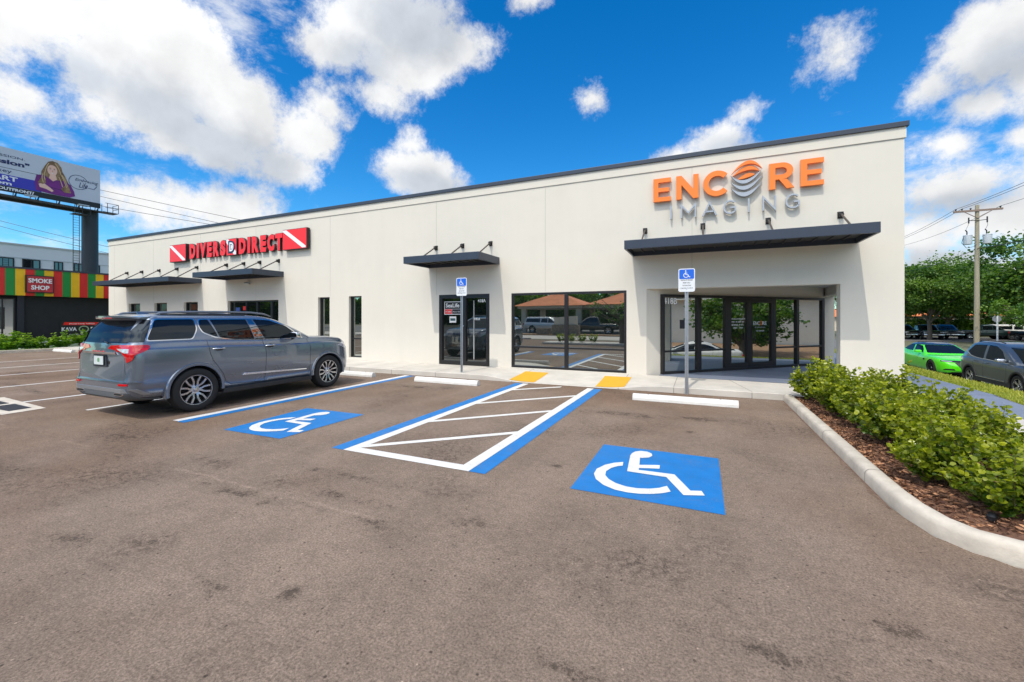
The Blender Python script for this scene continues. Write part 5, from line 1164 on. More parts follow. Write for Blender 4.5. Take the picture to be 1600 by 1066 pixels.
def wheel(x, y, side, rad, wid, rimr, parent, style='split', spokes=6):
    """side +1: outer face towards +x"""
    F = lambda a, b, h: (x+side*h, y+a, rad+b)
    g = MB(); w = wid/2
    pr_ = [(rimr*.97,-w*.8),(rimr+.012,-w*.92),(rad-.045,-w*1.0),(rad-.012,-w*.88),(rad,-w*.6),(rad,-w*.2),(rad-.006,-w*.16),(rad-.006,-w*.12),(rad,-w*.08),(rad,w*.25),(rad-.006,w*.29),(rad-.006,w*.33),(rad,w*.37),(rad,w*.6),(rad-.012,w*.88),(rad-.03,w*.97),(rad-.06,w*1.03),(rimr+.035,w*1.02),(rimr+.012,w*.95),(rimr*.97,w*.8)]
    g.lathe(pr_, F, 56, close=True); wh = g.build('wheel', m_tyre, parent, smooth=35, local=True)
    g = MB(); d = w*.80
    g.lathe([(rimr*.975,-w*.8),(rimr*.90,-w*.6),(rimr*.90,w*.35),(rimr*.93,d),(rimr*1.0,d+.008),(rimr*1.01,d-.004),(rimr*.985,-w*.8)], F, 48, mi=0, close=True)
    g.lathe([(0,w*.05),(rimr*.9,w*.05)], F, 32, mi=1)
    g.lathe([(rimr*.955,d-.003),(rimr*.965,d+.010),(rimr*1.0,d+.011),(rimr*1.004,d+.002)], F, 48, mi=2)
    def spoke(a0, a1, r0, r1, w0, w1, d0, d1, mi=2, th=.03):
        p = []
        for rr, aa, ww, dd in ((r0, a0, w0, d0), ((r0+r1)/2, (a0+a1)/2, (w0+w1)/2, (d0+d1)/2+.004), (r1, a1, w1, d1)):
            c, s = math.cos(aa), math.sin(aa); p.append([(rr*c-s*q*ww, rr*s+c*q*ww, h) for q, h in ((-1,dd-th),(-.8,dd),(.8,dd),(1,dd-th))])
        vs = [F(*q) for ring in p for q in ring]; g.add(vs, [(i*4+j, i*4+(j+1) % 4, (i+1)*4+(j+1) % 4, (i+1)*4+j) for i in range(2) for j in range(4)], mi)
    if style == 'split':
        for i in range(spokes):
            a = 2*math.pi*i/spokes
            for sg in (-1, 1):
                spoke(a+sg*.10, a+sg*.30, rimr*.24, rimr*.55, .020, .017, d-.028, d-.012); spoke(a+sg*.30, a+sg*.21, rimr*.53, rimr*.97, .017, .020, d-.012, d-.002)
            spoke(a, a, rimr*.2, rimr*.93, .016, .012, d-.06, d-.045, 1)
    else:
        for i in range(spokes):
            a = 2*math.pi*i/spokes
            for sg in (-1, 1): spoke(a+sg*.06, a+sg*.13, rimr*.18, rimr*.97, .035, .022, d-.03, d-.003, 2 if style == 'five' else 1)
    g.lathe([(0,d-.010),(rimr*.12,d-.012),(rimr*.14,d-.022),(rimr*.26,d-.03),(rimr*.28,d-.07)], F, 24, mi=2 if style == 'split' else 1)
    g.build('rim', [m_rimd, m_void, m_alloy if style != 'black' else m_rimd], wh, smooth=35, local=True)
    g = MB(); g.lathe([(0,d-.001),(rimr*.08,d-.003),(rimr*.10,d-.012)], F, 16)
    for i in range(5 if style != 'split' else 6):
        a = 2*math.pi*i/(5 if style != 'split' else 6)+.3; rr = rimr*.19; g.add([F(rr*math.cos(a)+.010*math.cos(b), rr*math.sin(a)+.010*math.sin(b), d-.016) for b in (0,1.05,2.1,3.14,4.19,5.24)], [(0,1,2,3,4,5)])
    g.build('hub_cap', m_chrome, wh, local=True)
    return wh
def vehicle(t, lower, shear, green, gk, paint, wells, well_r, windows, glass_xz, seams, halfw, crown=1., N=70, prof=PROF):
    """shared body builder: returns dict of meshes; windows [(poly, chrome?)] side view; glass_xz [(poly, y0, y1, name)] front view"""
    lo = mesh_of(*loft_lower(lower, shear, crown, N, prof))
    base = boolm(lo, mesh_of(*loft_green(green, **gk)), 'UNION') if green else lo
    for (y, z) in wells:
        for s in (-1, 1): base = boolm(base, cyl_x(y, z, well_r, s*(halfw-.34), s*(halfw+.3)), 'DIFFERENCE')
    inner = offset(base, -.009); core = offset(base, -.020); outer = offset(base, .0035)
    body = base
    cutters = []
    for w in windows:
        p = rpoly(w['p'], w.get('r', .04))
        for s in (1, -1):
            x0, x1 = (.45, 1.3) if s > 0 else (-1.3, -.45); pm = prism_yz(p, x0, x1)
            if w.get('mat') != 'patch':
                body = boolm(body, pm, 'DIFFERENCE'); finish(boolm(inner, pm, 'INTERSECT'), w.get('name', 'side_window'), w.get('mat', m_cglass), t)
                if w.get('chrome'):
                    big = boolm(prism_yz(rpoly(w['c'], .05), x0, x1), pm, 'DIFFERENCE') if 'c' in w else None
                    if big: finish(boolm(outer, big, 'INTERSECT'), 'window_trim', w['chrome'], t)
            else: finish(boolm(outer, pm, 'INTERSECT'), w['name'], w['m'], t)
    for (p, y0, y1, nm, r, gm) in glass_xz:
        pm = prism_xz(rpoly(p, r), y0, y1); body = boolm(body, pm, 'DIFFERENCE'); finish(boolm(inner, pm, 'INTERSECT'), nm, gm, t)
    for sm in seams:
        g = MB()
        for q in stroke(sm, .009): g.prism(q, lambda u, v, w: (w, u, v), .5, 1.3); g.prism(q, lambda u, v, w: (-w, u, v), .5, 1.3)
        body = boolm(body, mesh_of(g.v, g.f), 'DIFFERENCE')
    def pt(me):
        out = []
        for f in me.polygons:
            c = f.center; k = 0
            for (y, z) in wells:
                d = math.hypot(c.y-y, c.z-z)
                if d < well_r+.004 and abs(c.x) < halfw-.005: k = 1
            if f.normal.z < -.7 and c.z < .5: k = 1
            out.append(k)
        return out
    finish(body, 'body', paint, t, mats=[paint, m_void], paint=pt)
    finish(core, 'shell_gap', m_void, t)
    return dict(base=base, inner=inner, outer=outer)
def ptube(name, pts, r, m, parent, n=8, mirror=True):
    for s in ((1, -1) if mirror else (1,)):
        g = MB(); g.tube([(s*x, y, z) for x, y, z in pts], r, n); g.build(name, m, parent, smooth=50, local=True)
def pbox(name, b, m, parent, bevel=.01, mirror=True, seg=2):
    for s in ((1, -1) if mirror else (1,)):
        x0, x1 = sorted((s*b[0], s*b[1])); g = MB(); g.box(x0, x1, *b[2:]); o = g.build(name, m, parent, bevel=bevel, local=True, smooth=40, seg=seg)
    return o
def arch(name, y, z, r0, r1, halfw, m, parent, proud=.018, a0=-12, a1=192, flat_=None):
    for s in (1, -1):
        g = MB(); n = 30
        ring = []
        for i in range(n+1):
            a = R(a0+(a1-a0)*i/n); c, q = math.cos(a), math.sin(a)
            ring.append([(s*(halfw+d), y+rr*c, z+rr*q) for rr, d in ((r0,-.10),(r0,proud*.6),(r0+.012,proud),(r1-.02,proud*.75),(r1,-.012),(r1,-.10))])
        k = 6; g.add([v for q in ring for v in q], [(i*k+j, i*k+(j+1) % k, (i+1)*k+(j+1) % k, (i+1)*k+j) for i in range(n) for j in range(k)]+[tuple(range(k)), tuple(range(n*k, n*k+k))])
        g.build(name, m, parent, smooth=40, local=True)
def paintmat(name, col, metal=.55, rough=.30, coat=1., dust=0.):
    return mat(name, col, rough, metal=metal, coat=coat, var=.06, vscale=1.5)

# ---------------------------------------------------------------- the grey SUV
suv = thing('parked_suv', 'dusty blue-grey metallic SUV with red tail lamps parked nose to the sidewalk', 'car', (-9.08, 3.43, 0), 0)
P1_ = paintmat('suv_paint', (.205,.245,.305), .68, .22)
lower = [(0.07,.72,1.12,.37),(.082,.78,1.18,.345),(.11,.845,1.235,.33),(.16,.89,1.27,.32),(.26,.93,1.285,.31),(.5,.95,1.29,.29),(1.05,.958,1.288,.27),(1.8,.957,1.262,.245),(2.5,.957,1.235,.245),(3.3,.957,1.222,.245),(3.55,.955,1.235,.25),(3.95,.95,1.222,.26),(4.20,.935,1.198,.26),(4.40,.905,1.160,.25),(4.54,.86,1.10,.24),(4.64,.80,1.03,.25),(4.70,.72,.94,.28),(4.73,.62,.83,.34)]
def sh_suv(y, z, a):
    if y < .6:
        k = (1-y/.6)**1.5; pr_ = np.interp(z, [.30,.36,.42,.60,.66,.72,.95,1.05,1.20,1.30], [.12,.05,.01,-.005,.03,.055,.05,.045,.055,.09]); return k*(pr_+.02*abs(a)**4)
    if y > 4.3: return -(min(.43,y-4.3)/.43)**1.5*np.interp(z, [.25,.35,.6,.8,1.0,1.1], [.10,.02,0,.02,.06,.1])
    return 0
green = [(1.08,.11,3.85,.90),(1.24,.13,3.58,.880),(1.32,.16,3.43,.862),(1.42,.19,3.24,.84),(1.52,.265,3.03,.812),(1.60,.33,2.84,.78),(1.65,.36,2.68,.75),(1.685,.40,2.50,.705),(1.708,.47,2.2,.62),(1.716,.60,1.98,.48)]
gm = dict(rf=.26, rr=.20, fx=.45, bulge=.05)
wq = [(.35,1.285),(.50,1.622),(1.09,1.628),(1.10,1.45),(1.02,1.285)]
w2 = [(1.37,1.335),(1.36,1.60),(2.03,1.605),(2.15,1.245),(1.74,1.26),(1.50,1.29)]
w3 = [(2.17,1.623),(2.36,1.225),(3.20,1.21),(3.06,1.345),(2.86,1.475),(2.52,1.60)]
w2b = [(1.16,1.59),(1.30,1.60),(1.43,1.30),(1.25,1.35),(1.15,1.47)]
trim = dict(chrome=m_chrome)
tl = [(-.1,1.04),(-.1,1.215),(.36,1.215),(.385,1.18),(.33,1.13),(.24,1.085),(.18,1.06),(.17,.99),(.12,.925),(-.1,.925)]
V = vehicle(suv, lower, sh_suv, green, gm, P1_, [(1.05,.385),(3.93,.385)], .425,
    [dict(p=wq, r=.05, chrome=m_chrome, c=[(.32,1.272),(.475,1.635),(1.105,1.641),(1.116,1.44),(1.03,1.272)]),
     dict(p=[(1.170,1.615),(1.32,1.622),(1.455,1.310),(1.41,1.312),(1.21,1.395),(1.155,1.50)], r=.03),
     dict(p=[(1.355,1.622),(2.03,1.628),(2.15,1.232),(1.74,1.243),(1.49,1.280)], r=.03),
     dict(p=w3, r=.03)],
    [([(-.74,1.24),(.74,1.24),(.58,1.61),(-.58,1.61)], -.3, .62, 'rear_window', .05, m_cglass), ([(-.74,1.235),(.74,1.235),(.58,1.61),(-.58,1.61)], 2.5, 4.2, 'windscreen', .06, m_cglass)],
    [[(1.24,1.25),(1.27,1.02),(1.32,.88),(1.42,.74),(1.50,.62),(1.56,.46),(1.66,.40),(2.33,.37),(2.35,.95),(2.29,1.225)], [(2.34,.37),(3.36,.36),(3.41,.55),(3.42,1.0),(3.34,1.19)]], .957, prof=PROFS)
DLO = [(1.155,1.632),(2.20,1.638),(2.54,1.614),(2.90,1.488),(3.29,1.190),(2.3,1.211),(1.74,1.231),(1.40,1.284),(1.19,1.380),(1.135,1.50)]
DLI = [(1.168,1.619),(2.20,1.625),(2.53,1.601),(2.88,1.474),(3.23,1.203),(2.3,1.223),(1.74,1.243),(1.41,1.296),(1.205,1.392),(1.150,1.50)]
for s in (1, -1):
    a_, b_ = (.45, 1.3) if s > 0 else (-1.3, -.45); ring_ = boolm(prism_yz(rpoly(DLO, .05), a_, b_), prism_yz(rpoly(DLI, .045), a_-.01, b_+.01), 'DIFFERENCE')
    finish(boolm(V['outer'], ring_, 'INTERSECT'), 'window_trim', m_chrome, suv)
# pillars between the side windows wear gloss black
for nm, p in (('pillar_trim', [(2.045,1.622),(2.155,1.622),(2.345,1.225),(2.165,1.230)]),):
    for s in (1, -1): finish(boolm(offset(V['base'], .001), prism_yz(p, .45*s if s > 0 else -1.3, 1.3 if s > 0 else -.45), 'INTERSECT'), nm, glassmat('gloss_pillar', (.01,.01,.012), (.8,.85,.95), .35) if 'gloss_pillar' not in MATS else MATS['gloss_pillar'], suv)
for s in (1, -1):
    finish(boolm(offset(V['base'], .003), prism_yz([(.02,1.258),(.315,1.258),(.462,1.622),(.15,1.622)], *( (.66, 1.3) if s > 0 else (-1.3, -.66))), 'INTERSECT'), 'pillar_glass', m_cglass, suv)
# tail lamps wrap round the corner
ot = offset(V['base'], .010)
for s in (1, -1):
    x0, x1 = (.50, 1.3) if s > 0 else (-1.3, -.50)
    full = boolm(ot, prism_yz(rpoly(tl, .03), x0, x1), 'INTERSECT')
    cut = prism_xz([(s*.40,.90),(s*.775,.90),(s*.745,1.02),(s*.64,1.10),(s*.40,1.12)][::s], -.4, .45)
    lamp = finish(boolm(full, cut, 'DIFFERENCE'), 'tail_lamp', m_tail, suv)
    bar = boolm(offset(V['base'], .009), prism_xz([(s*.30,1.155),(s*.52,1.125),(s*.52,1.21),(s*.36,1.205)][::s], -.3, .3), 'INTERSECT'); finish(bar, 'lamp_wing', m_tail, lamp)
    inn = boolm(offset(V['base'], .014), prism_xz(rpoly([(s*.53,1.155),(s*.80,1.155),(s*.80,1.09),(s*.73,1.085),(s*.56,1.135)][::s], .01), -.3, .3), 'INTERSECT'); finish(inn, 'reverse_lamp', m_clear, lamp)
# tailgate garnish, letters, plate, bumper trims
for nm, x0, x1, z0, z1, of, m in (('chrome_bar',-.53,.53,1.062,1.098,.022,m_chrome),('bumper_step',-.93,.93,.618,.640,.020,P1_),('skid_trim',-.80,.80,.455,.515,.009,mat('satin_trim',(.36,.38,.40),.4,metal=.7)),('lower_valance',-.86,.86,.30,.455,.006,mat('grey_plastic',(.10,.11,.12),.6))):
    finish(boolm(offset(V['base'], of), prism_xz([(x0,z0),(x1,z0),(x1-.03,z1),(x0+.03,z1)], -.4, .55 if nm != 'bumper_step' else .62), 'INTERSECT'), nm, m, suv)
for s in (1, -1):
    finish(boolm(offset(V['base'], .014), prism_xz(rpoly([(s*.62,.570),(s*.82,.570),(s*.82,.600),(s*.64,.604)][::s], .008), -.4, .3), 'INTERSECT'), 'reflector', m_tail, suv)
    finish(boolm(offset(V['base'], .009), prism_yz([(.30,.40),(.42,.40),(.22,.512),(.12,.512)], .5*s if s > 0 else -1.3, 1.3 if s > 0 else -.5), 'INTERSECT'), 'skid_trim', MATS['satin_trim'], suv)
    g = MB(); g.prism(rpoly([(s*.48,.405),(s*.72,.405),(s*.75,.435),(s*.69,.455),(s*.51,.452)], .02), lambda u, v, w: (u, w, v), .085, .20); ex = g.build('exhaust_tip', m_chrome, suv, local=True, smooth=40)
    g = MB(); g.prism(rpoly([(s*.505,.415),(s*.705,.415),(s*.725,.435),(s*.675,.445),(s*.52,.443)], .015), lambda u, v, w: (u, w, v), .079, .0845); g.build('exhaust_bore', m_void, ex, local=True)
FR = lambda u, v, w: (u, .102-w, v)
for i, (ch, a) in enumerate((('G',-.20),('M',-.07),('C',.08))): text(ch, FR, a, a+.115, 1.055, 1.115, 0, .022, m_tail if False else mat('badge_red', (.5,.01,.01), .3, coat=1.), suv, 'badge_letter', bold=.05, local=True)
g = MB(); g.prism(rpoly([(-.22,.845),(.22,.845),(.20,1.045),(-.20,1.045)], .03), lambda u, v, w: (u, w, v), .106, .15); rc_ = g.build('plate_recess', mat('dark_recess', (.03,.035,.045), .5), suv, local=True)
g = MB(); g.box(-.155,.155,.092,.107,.875,1.03); pf = g.build('plate_frame', m_blk, rc_, local=True, bevel=.004)
g = MB(); g.box(-.148,.148,.088,.0915,.882,1.023); pl_ = g.build('number_plate', mat('plate_white', (.60,.66,.66), .5, var=.08, vscale=20), pf, local=True)
g = MB(); g.prism(rpoly([(-.03,.925),(.03,.925),(.035,.975),(0,1.0),(-.035,.975)], .01), lambda u, v, w: (u, w, v), .0855, .0875); g.build('plate_motif', mat('plate_green', (.15,.32,.15), .6), pl_, local=True)
# spoiler, fin, rails, wiper
g = MB(); n = 14
vs = []
for i in range(n+1):
    x = -.70+1.40*i/n; c = 1-(abs(x)/.72)**4; yb = .20+.13*(abs(x)/.7)**3; zt = 1.665+.028*c
    vs += [(x, yb, zt-.035), (x, yb, zt-.008), (x, yb+.30, zt+.012), (x, yb+.28, zt-.06)]
g.add(vs, [(i*4+j, i*4+(j+1) % 4, (i+1)*4+(j+1) % 4, (i+1)*4+j) for i in range(n) for j in range(4)]+[(0,1,2,3), (n*4,n*4+1,n*4+2,n*4+3)])
g.build('roof_spoiler', P1_, suv, smooth=40, local=True)
pbox('brake_light', (-.16,.16,.193,.199,1.640,1.655), m_tail, suv, .002, False)
g = MB(); g.add([(-.03,.62,1.695),(.03,.62,1.695),(.018,.90,1.70),(-.018,.90,1.70),(0,.60,1.765),(0,.68,1.755)], [(0,1,2,3),(0,1,4),(1,2,5,4),(3,0,4,5),(2,3,5)]); g.build('antenna_fin', P1_, suv, smooth=60, local=True)
ptube('roof_rail', [(.60,.55,1.69),(.61,.66,1.735),(.625,.95,1.757),(.63,1.6,1.767),(.62,2.25,1.760),(.60,2.55,1.730),(.585,2.7,1.68)], [.014,.019,.020,.020,.020,.018,.012], mat('rail_metal', (.30,.32,.34), .3, metal=.8), suv, 10)
ptube('rail_base', [(.615,.66,1.70),(.64,.9,1.71),(.645,1.6,1.715),(.635,2.1,1.71)], .018, m_dark, suv, 6)
g = MB(); g.tube([(.30,.09,1.235),(.05,.14,1.27),(-.12,.145,1.272)], .011, 6); g.tube([(-.30,.15,1.262),(.22,.148,1.30)], .008, 5); g.build('wiper', m_blk, suv, local=True)
for y0, y1 in ((1.31,1.53),(2.33,2.54)):
    for s in (1, -1):
        g = MB(); X = .962*s; g.tube([(X-.0*s,y0,1.085),(X+.030*s,y0+.03,1.092),(X+.034*s,y1-.05,1.092),(X+.0*s,y1,1.085)], [.010,.016,.016,.010], 8); h = g.build('door_handle', m_chrome, suv, smooth=50, local=True)
        q = MB(); q.prism(arc((y0+y1)/2,1.082,.085,.036,0,360,20)[:-1], lambda u, v, w: (w, u, v), .955*s, .960*s); q.build('handle_cup', m_dark, h, local=True)
for s in (1, -1):
    g = MB(); g.prism([(1.86,.545),(3.30,.500),(3.30,.520),(1.90,.585)], lambda u, v, w: (w, u, v), .94*s, .968*s); g.build('door_moulding', m_chrome, suv, local=True, bevel=.004)
    g = MB(); g.prism([(1.50,.25),(3.46,.25),(3.44,.335),(1.52,.335)], lambda u, v, w: (w, u, v), .90*s, .955*s); g.build('sill', m_dark, suv, local=True, bevel=.01)
    # mirror: shaped shell with chrome cap
    g = MB(); sec = [(2.98,.02),(3.02,.06),(3.08,.075),(3.12,.06)]
    g.add([(s*(.90+a*.26), 2.88+b*.17, 1.215+c*.135) for a, b, c in ((0,.25,.2),(0,1,.2),(.25,0,0),(.25,1.05,0),(1,.1,.08),(.95,.85,.05),(0,.3,.8),(0,1,.75),(.2,0,1),(.3,1.0,.95),(1,.12,.92),(.93,.8,.9))],
          [(0,1,3,2),(2,3,5,4),(6,8,9,7),(8,10,11,9),(0,2,8,6),(2,4,10,8),(1,7,9,3),(3,9,11,5),(4,5,11,10),(0,6,7,1)]); mr_ = g.build('wing_mirror', m_chrome, suv, local=True, bevel=.018, smooth=50, seg=3)
    g = MB(); g.add([(s*(.93+a*.2), 2.878, 1.23+c*.10) for a, c in ((0,0),(1,.05),(1,.9),(0,1))], [(0,1,2,3)]); g.build('mirror_glass', m_cglass, mr_, local=True)
    g = MB(); g.tube([(s*.84,3.04,1.19),(s*.93,3.0,1.215)], .022, 8); g.build('mirror_foot', m_dark, mr_, local=True)
arch('wheel_arch', 1.05, .385, .425, .488, .955, P1_, suv, .016, -6, 190); arch('wheel_arch', 3.93, .385, .425, .488, .95, P1_, suv, .016, -10, 186)
for y in (1.05, 3.93):
    for s in (1, -1): wheel(s*.835, y, s, .38, .25, .262, suv)
for s in (1, -1):
    finish(boolm(offset(V['base'], .006), prism_yz([(4.22,1.0),(4.55,.88),(4.95,.90),(4.95,1.0),(4.5,1.08)], .42*s if s > 0 else -1.3, 1.3 if s > 0 else -.42), 'INTERSECT'), 'headlight', m_clear, suv)
pbox('grille', (-.42,.42,4.60,4.735,.45,.88), m_chrome, suv, .03, False)

# ---------------------------------------------------------------- generic road car builder
def wheels(t, ys, hw, rad, rim, style, sp, wid=.23):
    for y in ys:
        for s in (1, -1): wheel(s*(hw-wid/2-.01), y, s, rad, wid, rim, t, style, sp)
def mirrors(t, x, y, z, m, k=1.):
    for s in (1, -1):
        g = MB(); g.add([(s*(x+a*.24*k), y+b*.14, z+c*.12*k) for a, b, c in ((0,.25,.2),(0,1,.2),(.25,0,0),(.25,1.05,0),(1,.1,.08),(.95,.85,.05),(0,.3,.8),(0,1,.75),(.2,0,1),(.3,1.0,.95),(1,.12,.92),(.93,.8,.9))],
          [(0,1,3,2),(2,3,5,4),(6,8,9,7),(8,10,11,9),(0,2,8,6),(2,4,10,8),(1,7,9,3),(3,9,11,5),(4,5,11,10),(0,6,7,1)]); g.build('wing_mirror', m, t, local=True, bevel=.015, smooth=50)
def handles(t, lst, x, m):
    for (y, z) in lst:
        for s in (1, -1): g = MB(); g.tube([(s*x,y,z),(s*(x+.03),y+.04,z+.005),(s*(x+.03),y+.16,z+.005),(s*x,y+.2,z)], .012, 6); g.build('door_handle', m, t, local=True, smooth=50)
# small crossover (dark slate) on the road at the right, nose towards -Y
xo = thing('parked_crossover', 'dark slate-blue small crossover with plastic wheel arches, right of the green sedan', 'car', (10.30, 22.75, -.94), math.pi); xo.scale = (1.02, 1.02, 1.07)
P2_ = paintmat('crossover_paint', (.075,.092,.115), .55, .3)
low2 = [(0,.66,.98,.50),(.03,.78,1.04,.44),(.10,.85,1.07,.38),(.3,.885,1.075,.31),(.75,.90,1.065,.26),(2.,.90,1.02,.22),(3.0,.90,.99,.22),(3.35,.895,.965,.24),(3.8,.87,.92,.24),(4.1,.82,.87,.24),(4.25,.74,.80,.28),(4.34,.60,.70,.36)]
sh2 = lambda y, z, a: (1-y/.5)*np.interp(z, [.3,.45,.6,.8,1.08],[.10,0,.01,.05,.08]) if y < .5 else (-(y-3.9)/.45*.07*max(0, (z-.6)/.3) if y > 3.9 else 0)
gr2 = [(.90,.04,3.42,.85),(1.05,.08,3.28,.83),(1.2,.20,3.02,.79),(1.35,.34,2.72,.74),(1.48,.47,2.38,.69),(1.55,.58,2.1,.64),(1.60,.75,1.85,.55),(1.615,.95,1.7,.42)]
V2 = vehicle(xo, low2, sh2, gr2, dict(rf=.24, rr=.18, fx=.45, bulge=.05), P2_, [(.80,.34),(3.43,.34)], .375,
    [dict(p=[(.52,1.22),(.78,1.47),(1.50,1.50),(1.58,1.03),(1.2,1.05),(.80,1.10)], r=.04, chrome=m_chrome, c=[(.42,1.22),(.42,1.205),(.80,1.075),(1.2,1.025),(2.0,1.0),(2.98,.965),(2.98,.985),(1.2,1.055),(.82,1.10),(.50,1.235)]), dict(p=[(1.62,1.50),(1.70,1.03),(2.86,.995),(2.45,1.33),(2.05,1.48)], r=.04)],
    [([(-.55,1.08),(.55,1.08),(.48,1.42),(-.48,1.42)], -.3, .62, 'rear_window', .05, m_cglass), ([(-.68,1.02),(.68,1.02),(.54,1.47),(-.54,1.47)], 2.0, 3.9, 'windscreen', .05, m_cglass)],
    [[(.98,.98),(1.10,.70),(1.18,.42),(1.62,.36),(1.66,.8),(1.62,1.02)], [(1.66,.36),(2.78,.34),(2.90,.55),(2.9,.95)]], .90, N=44)
arch('wheel_arch', .80, .34, .375, .455, .895, m_dark, xo, .02, -14, 194); arch('wheel_arch', 3.43, .34, .375, .455, .89, m_dark, xo, .02, -14, 194)
for s in (1, -1):
    g = MB(); g.prism([(1.22,.25),(3.02,.25),(3.0,.36),(1.24,.36)], lambda u, v, w: (w, u, v), .85*s, .905*s); g.build('sill_cladding', m_dark, xo, local=True, bevel=.01)
    g = MB(); g.prism([(1.25,.40),(2.85,.385),(2.85,.40),(1.3,.425)], lambda u, v, w: (w, u, v), .89*s, .912*s); g.build('door_moulding', m_chrome, xo, local=True)
    finish(boolm(offset(V2['base'], .006), prism_yz([(-.1,.88),(.28,.90),(.22,1.0),(-.1,1.0)], .42*s if s > 0 else -1.3, 1.3 if s > 0 else -.42), 'INTERSECT'), 'tail_lamp', m_tail, xo)
    finish(boolm(offset(V2['base'], .006), prism_yz([(3.85,.74),(4.4,.66),(4.4,.78),(3.95,.83)], .38*s if s > 0 else -1.3, 1.3 if s > 0 else -.38), 'INTERSECT'), 'headlight', m_clear, xo)
wheels(xo, (.80, 3.43), .90, .335, .225, 'five', 5, .22); mirrors(xo, .85, 2.72, 1.0, m_alloy); handles(xo, ((1.05,.93),(1.80,.90)), .895, P2_)
ptube('roof_rail', [(.57,.75,1.575),(.59,.9,1.625),(.59,2.0,1.63),(.56,2.2,1.585)], .015, m_dark, xo, 6); pbox('grille', (-.45,.45,4.25,4.345,.42,.62), m_dark, xo, .02, False)
# muscle sedan, vivid green
sd = thing('parked_sedan', 'vivid green muscle sedan with a black grille behind the slate crossover', 'car', (10.38, 29.2, -.94), math.pi)
P3_ = paintmat('green_paint', (.085,.74,.002), .0, .3)
def sedan(t, paint, hw=.95, L_=5.04):
    low = [(0,.72,.88,.44),(.03,.84,.97,.38),(.12,.90,1.02,.33),(.35,.93,1.045,.28),(.9,.945,1.03,.22),(2.0,.95,.975,.17),(3.0,.95,.94,.17),(3.5,.95,.915,.17),(4.0,.945,.885,.17),(4.45,.91,.83,.17),(4.75,.85,.76,.18),(4.92,.75,.69,.20),(5.0,.64,.60,.26),(5.04,.5,.50,.32)]
    gr = [(.82,.50,3.62,.84),(.95,.62,3.42,.80),(1.05,.80,3.18,.765),(1.17,1.05,2.88,.72),(1.28,1.30,2.60,.675),(1.36,1.52,2.36,.62),(1.40,1.70,2.15,.53),(1.41,1.85,2.0,.4)]
    return vehicle(t, low, lambda y, z, a: (1-y/.4)*np.interp(z, [.3,.5,.7,1.0],[.1,0,.02,.0]) if y < .4 else 0, gr, dict(rf=.3, rr=.26, fx=.5, bulge=.06), paint, [(1.08,.35),(4.13,.35)], .385,
      [dict(p=[(1.02,1.04),(1.30,1.21),(1.62,1.31),(2.0,1.335),(2.04,.99),(1.5,1.0)], r=.04), dict(p=[(2.08,1.335),(2.13,.985),(3.12,.96),(2.9,1.10),(2.55,1.26)], r=.04)],
      [([(-.62,1.02),(.62,1.02),(.48,1.29),(-.48,1.29)], .3, 1.72, 'rear_window', .05, m_cglass), ([(-.72,.965),(.72,.965),(.54,1.295),(-.54,1.295)], 2.2, 3.9, 'windscreen', .05, m_cglass)],
      [[(1.28,.96),(1.42,.6),(1.50,.30),(2.08,.27),(2.12,.98)], [(2.12,.27),(3.34,.27),(3.42,.5),(3.42,.86),(3.22,.93)]], .95, N=44)
V3 = sedan(sd, P3_)
F3 = lambda d, w: None
for nm, poly, of, m in (('headlight_band', [(-.84,.70),(-.30,.665),(.30,.665),(.84,.70),(.80,.755),(.30,.745),(-.30,.745),(-.84,.755)], .008, m_blk), ('grille', rpoly([(-.30,.45),(.30,.45),(.46,.66),(-.46,.66)],.03), .007, m_blk), ('lower_intake', rpoly([(-.80,.34),(-.46,.34),(-.50,.40),(-.74,.40)],.01), .008, m_blk), ('lower_intake', rpoly([(.46,.34),(.80,.34),(.74,.40),(.50,.40)],.01), .008, m_blk)):
    finish(boolm(offset(V3['base'], of), prism_xz(poly, 4.3, 5.3), 'INTERSECT'), nm, m, sd)
for s in (1, -1):
    finish(boolm(offset(V3['base'], .012), prism_xz([(s*.50,.70),(s*.82,.715),(s*.80,.738),(s*.52,.728)][::s], 4.3, 5.3), 'INTERSECT'), 'headlight', m_clear, sd)
    g = MB(); g.tube([(s*.962,3.55,.70),(s*.962,3.60,.70)], .035, 10); g.build('side_badge', m_blk, sd, local=True)
g = MB(); g.add([(-.72,1.5,1.362),(.72,1.5,1.362),(.6,2.35,1.345),(-.6,2.35,1.345)], [(0,1,2,3)])
finish(boolm(offset(V3['base'], .004), prism_xz([(-.9,1.30),(.9,1.30),(.9,1.6),(-.9,1.6)], .9, 2.95), 'INTERSECT'), 'black_roof', mat('roof_black', (.02,.025,.03), .15, coat=1.), sd)
wheels(sd, (1.08, 4.13), .95, .355, .255, 'black', 7, .25); mirrors(sd, .86, 3.0, .97, P3_); handles(sd, ((1.55,.83),(2.55,.80)), .945, P3_)
# white sedan ahead of the crossover, mostly seen in the entrance glass
ws = thing('parked_sedan', 'white sedan, out of frame at right, whose tail shows in the entrance glass', 'car', (10.38, 14.7, -.94), math.pi)
P4_ = paintmat('white_paint', (.72,.73,.74), .0, .3); sedan(ws, P4_); wheels(ws, (1.08, 4.13), .95, .355, .255, 'five', 5, .25); mirrors(ws, .86, 3.0, .97, P4_)
for s in (1, -1): g = MB(); g.box(*sorted((s*.45,s*.86)),-.01,.05,.78,.88); g.build('tail_lamp', m_tail, ws, local=True, bevel=.01)

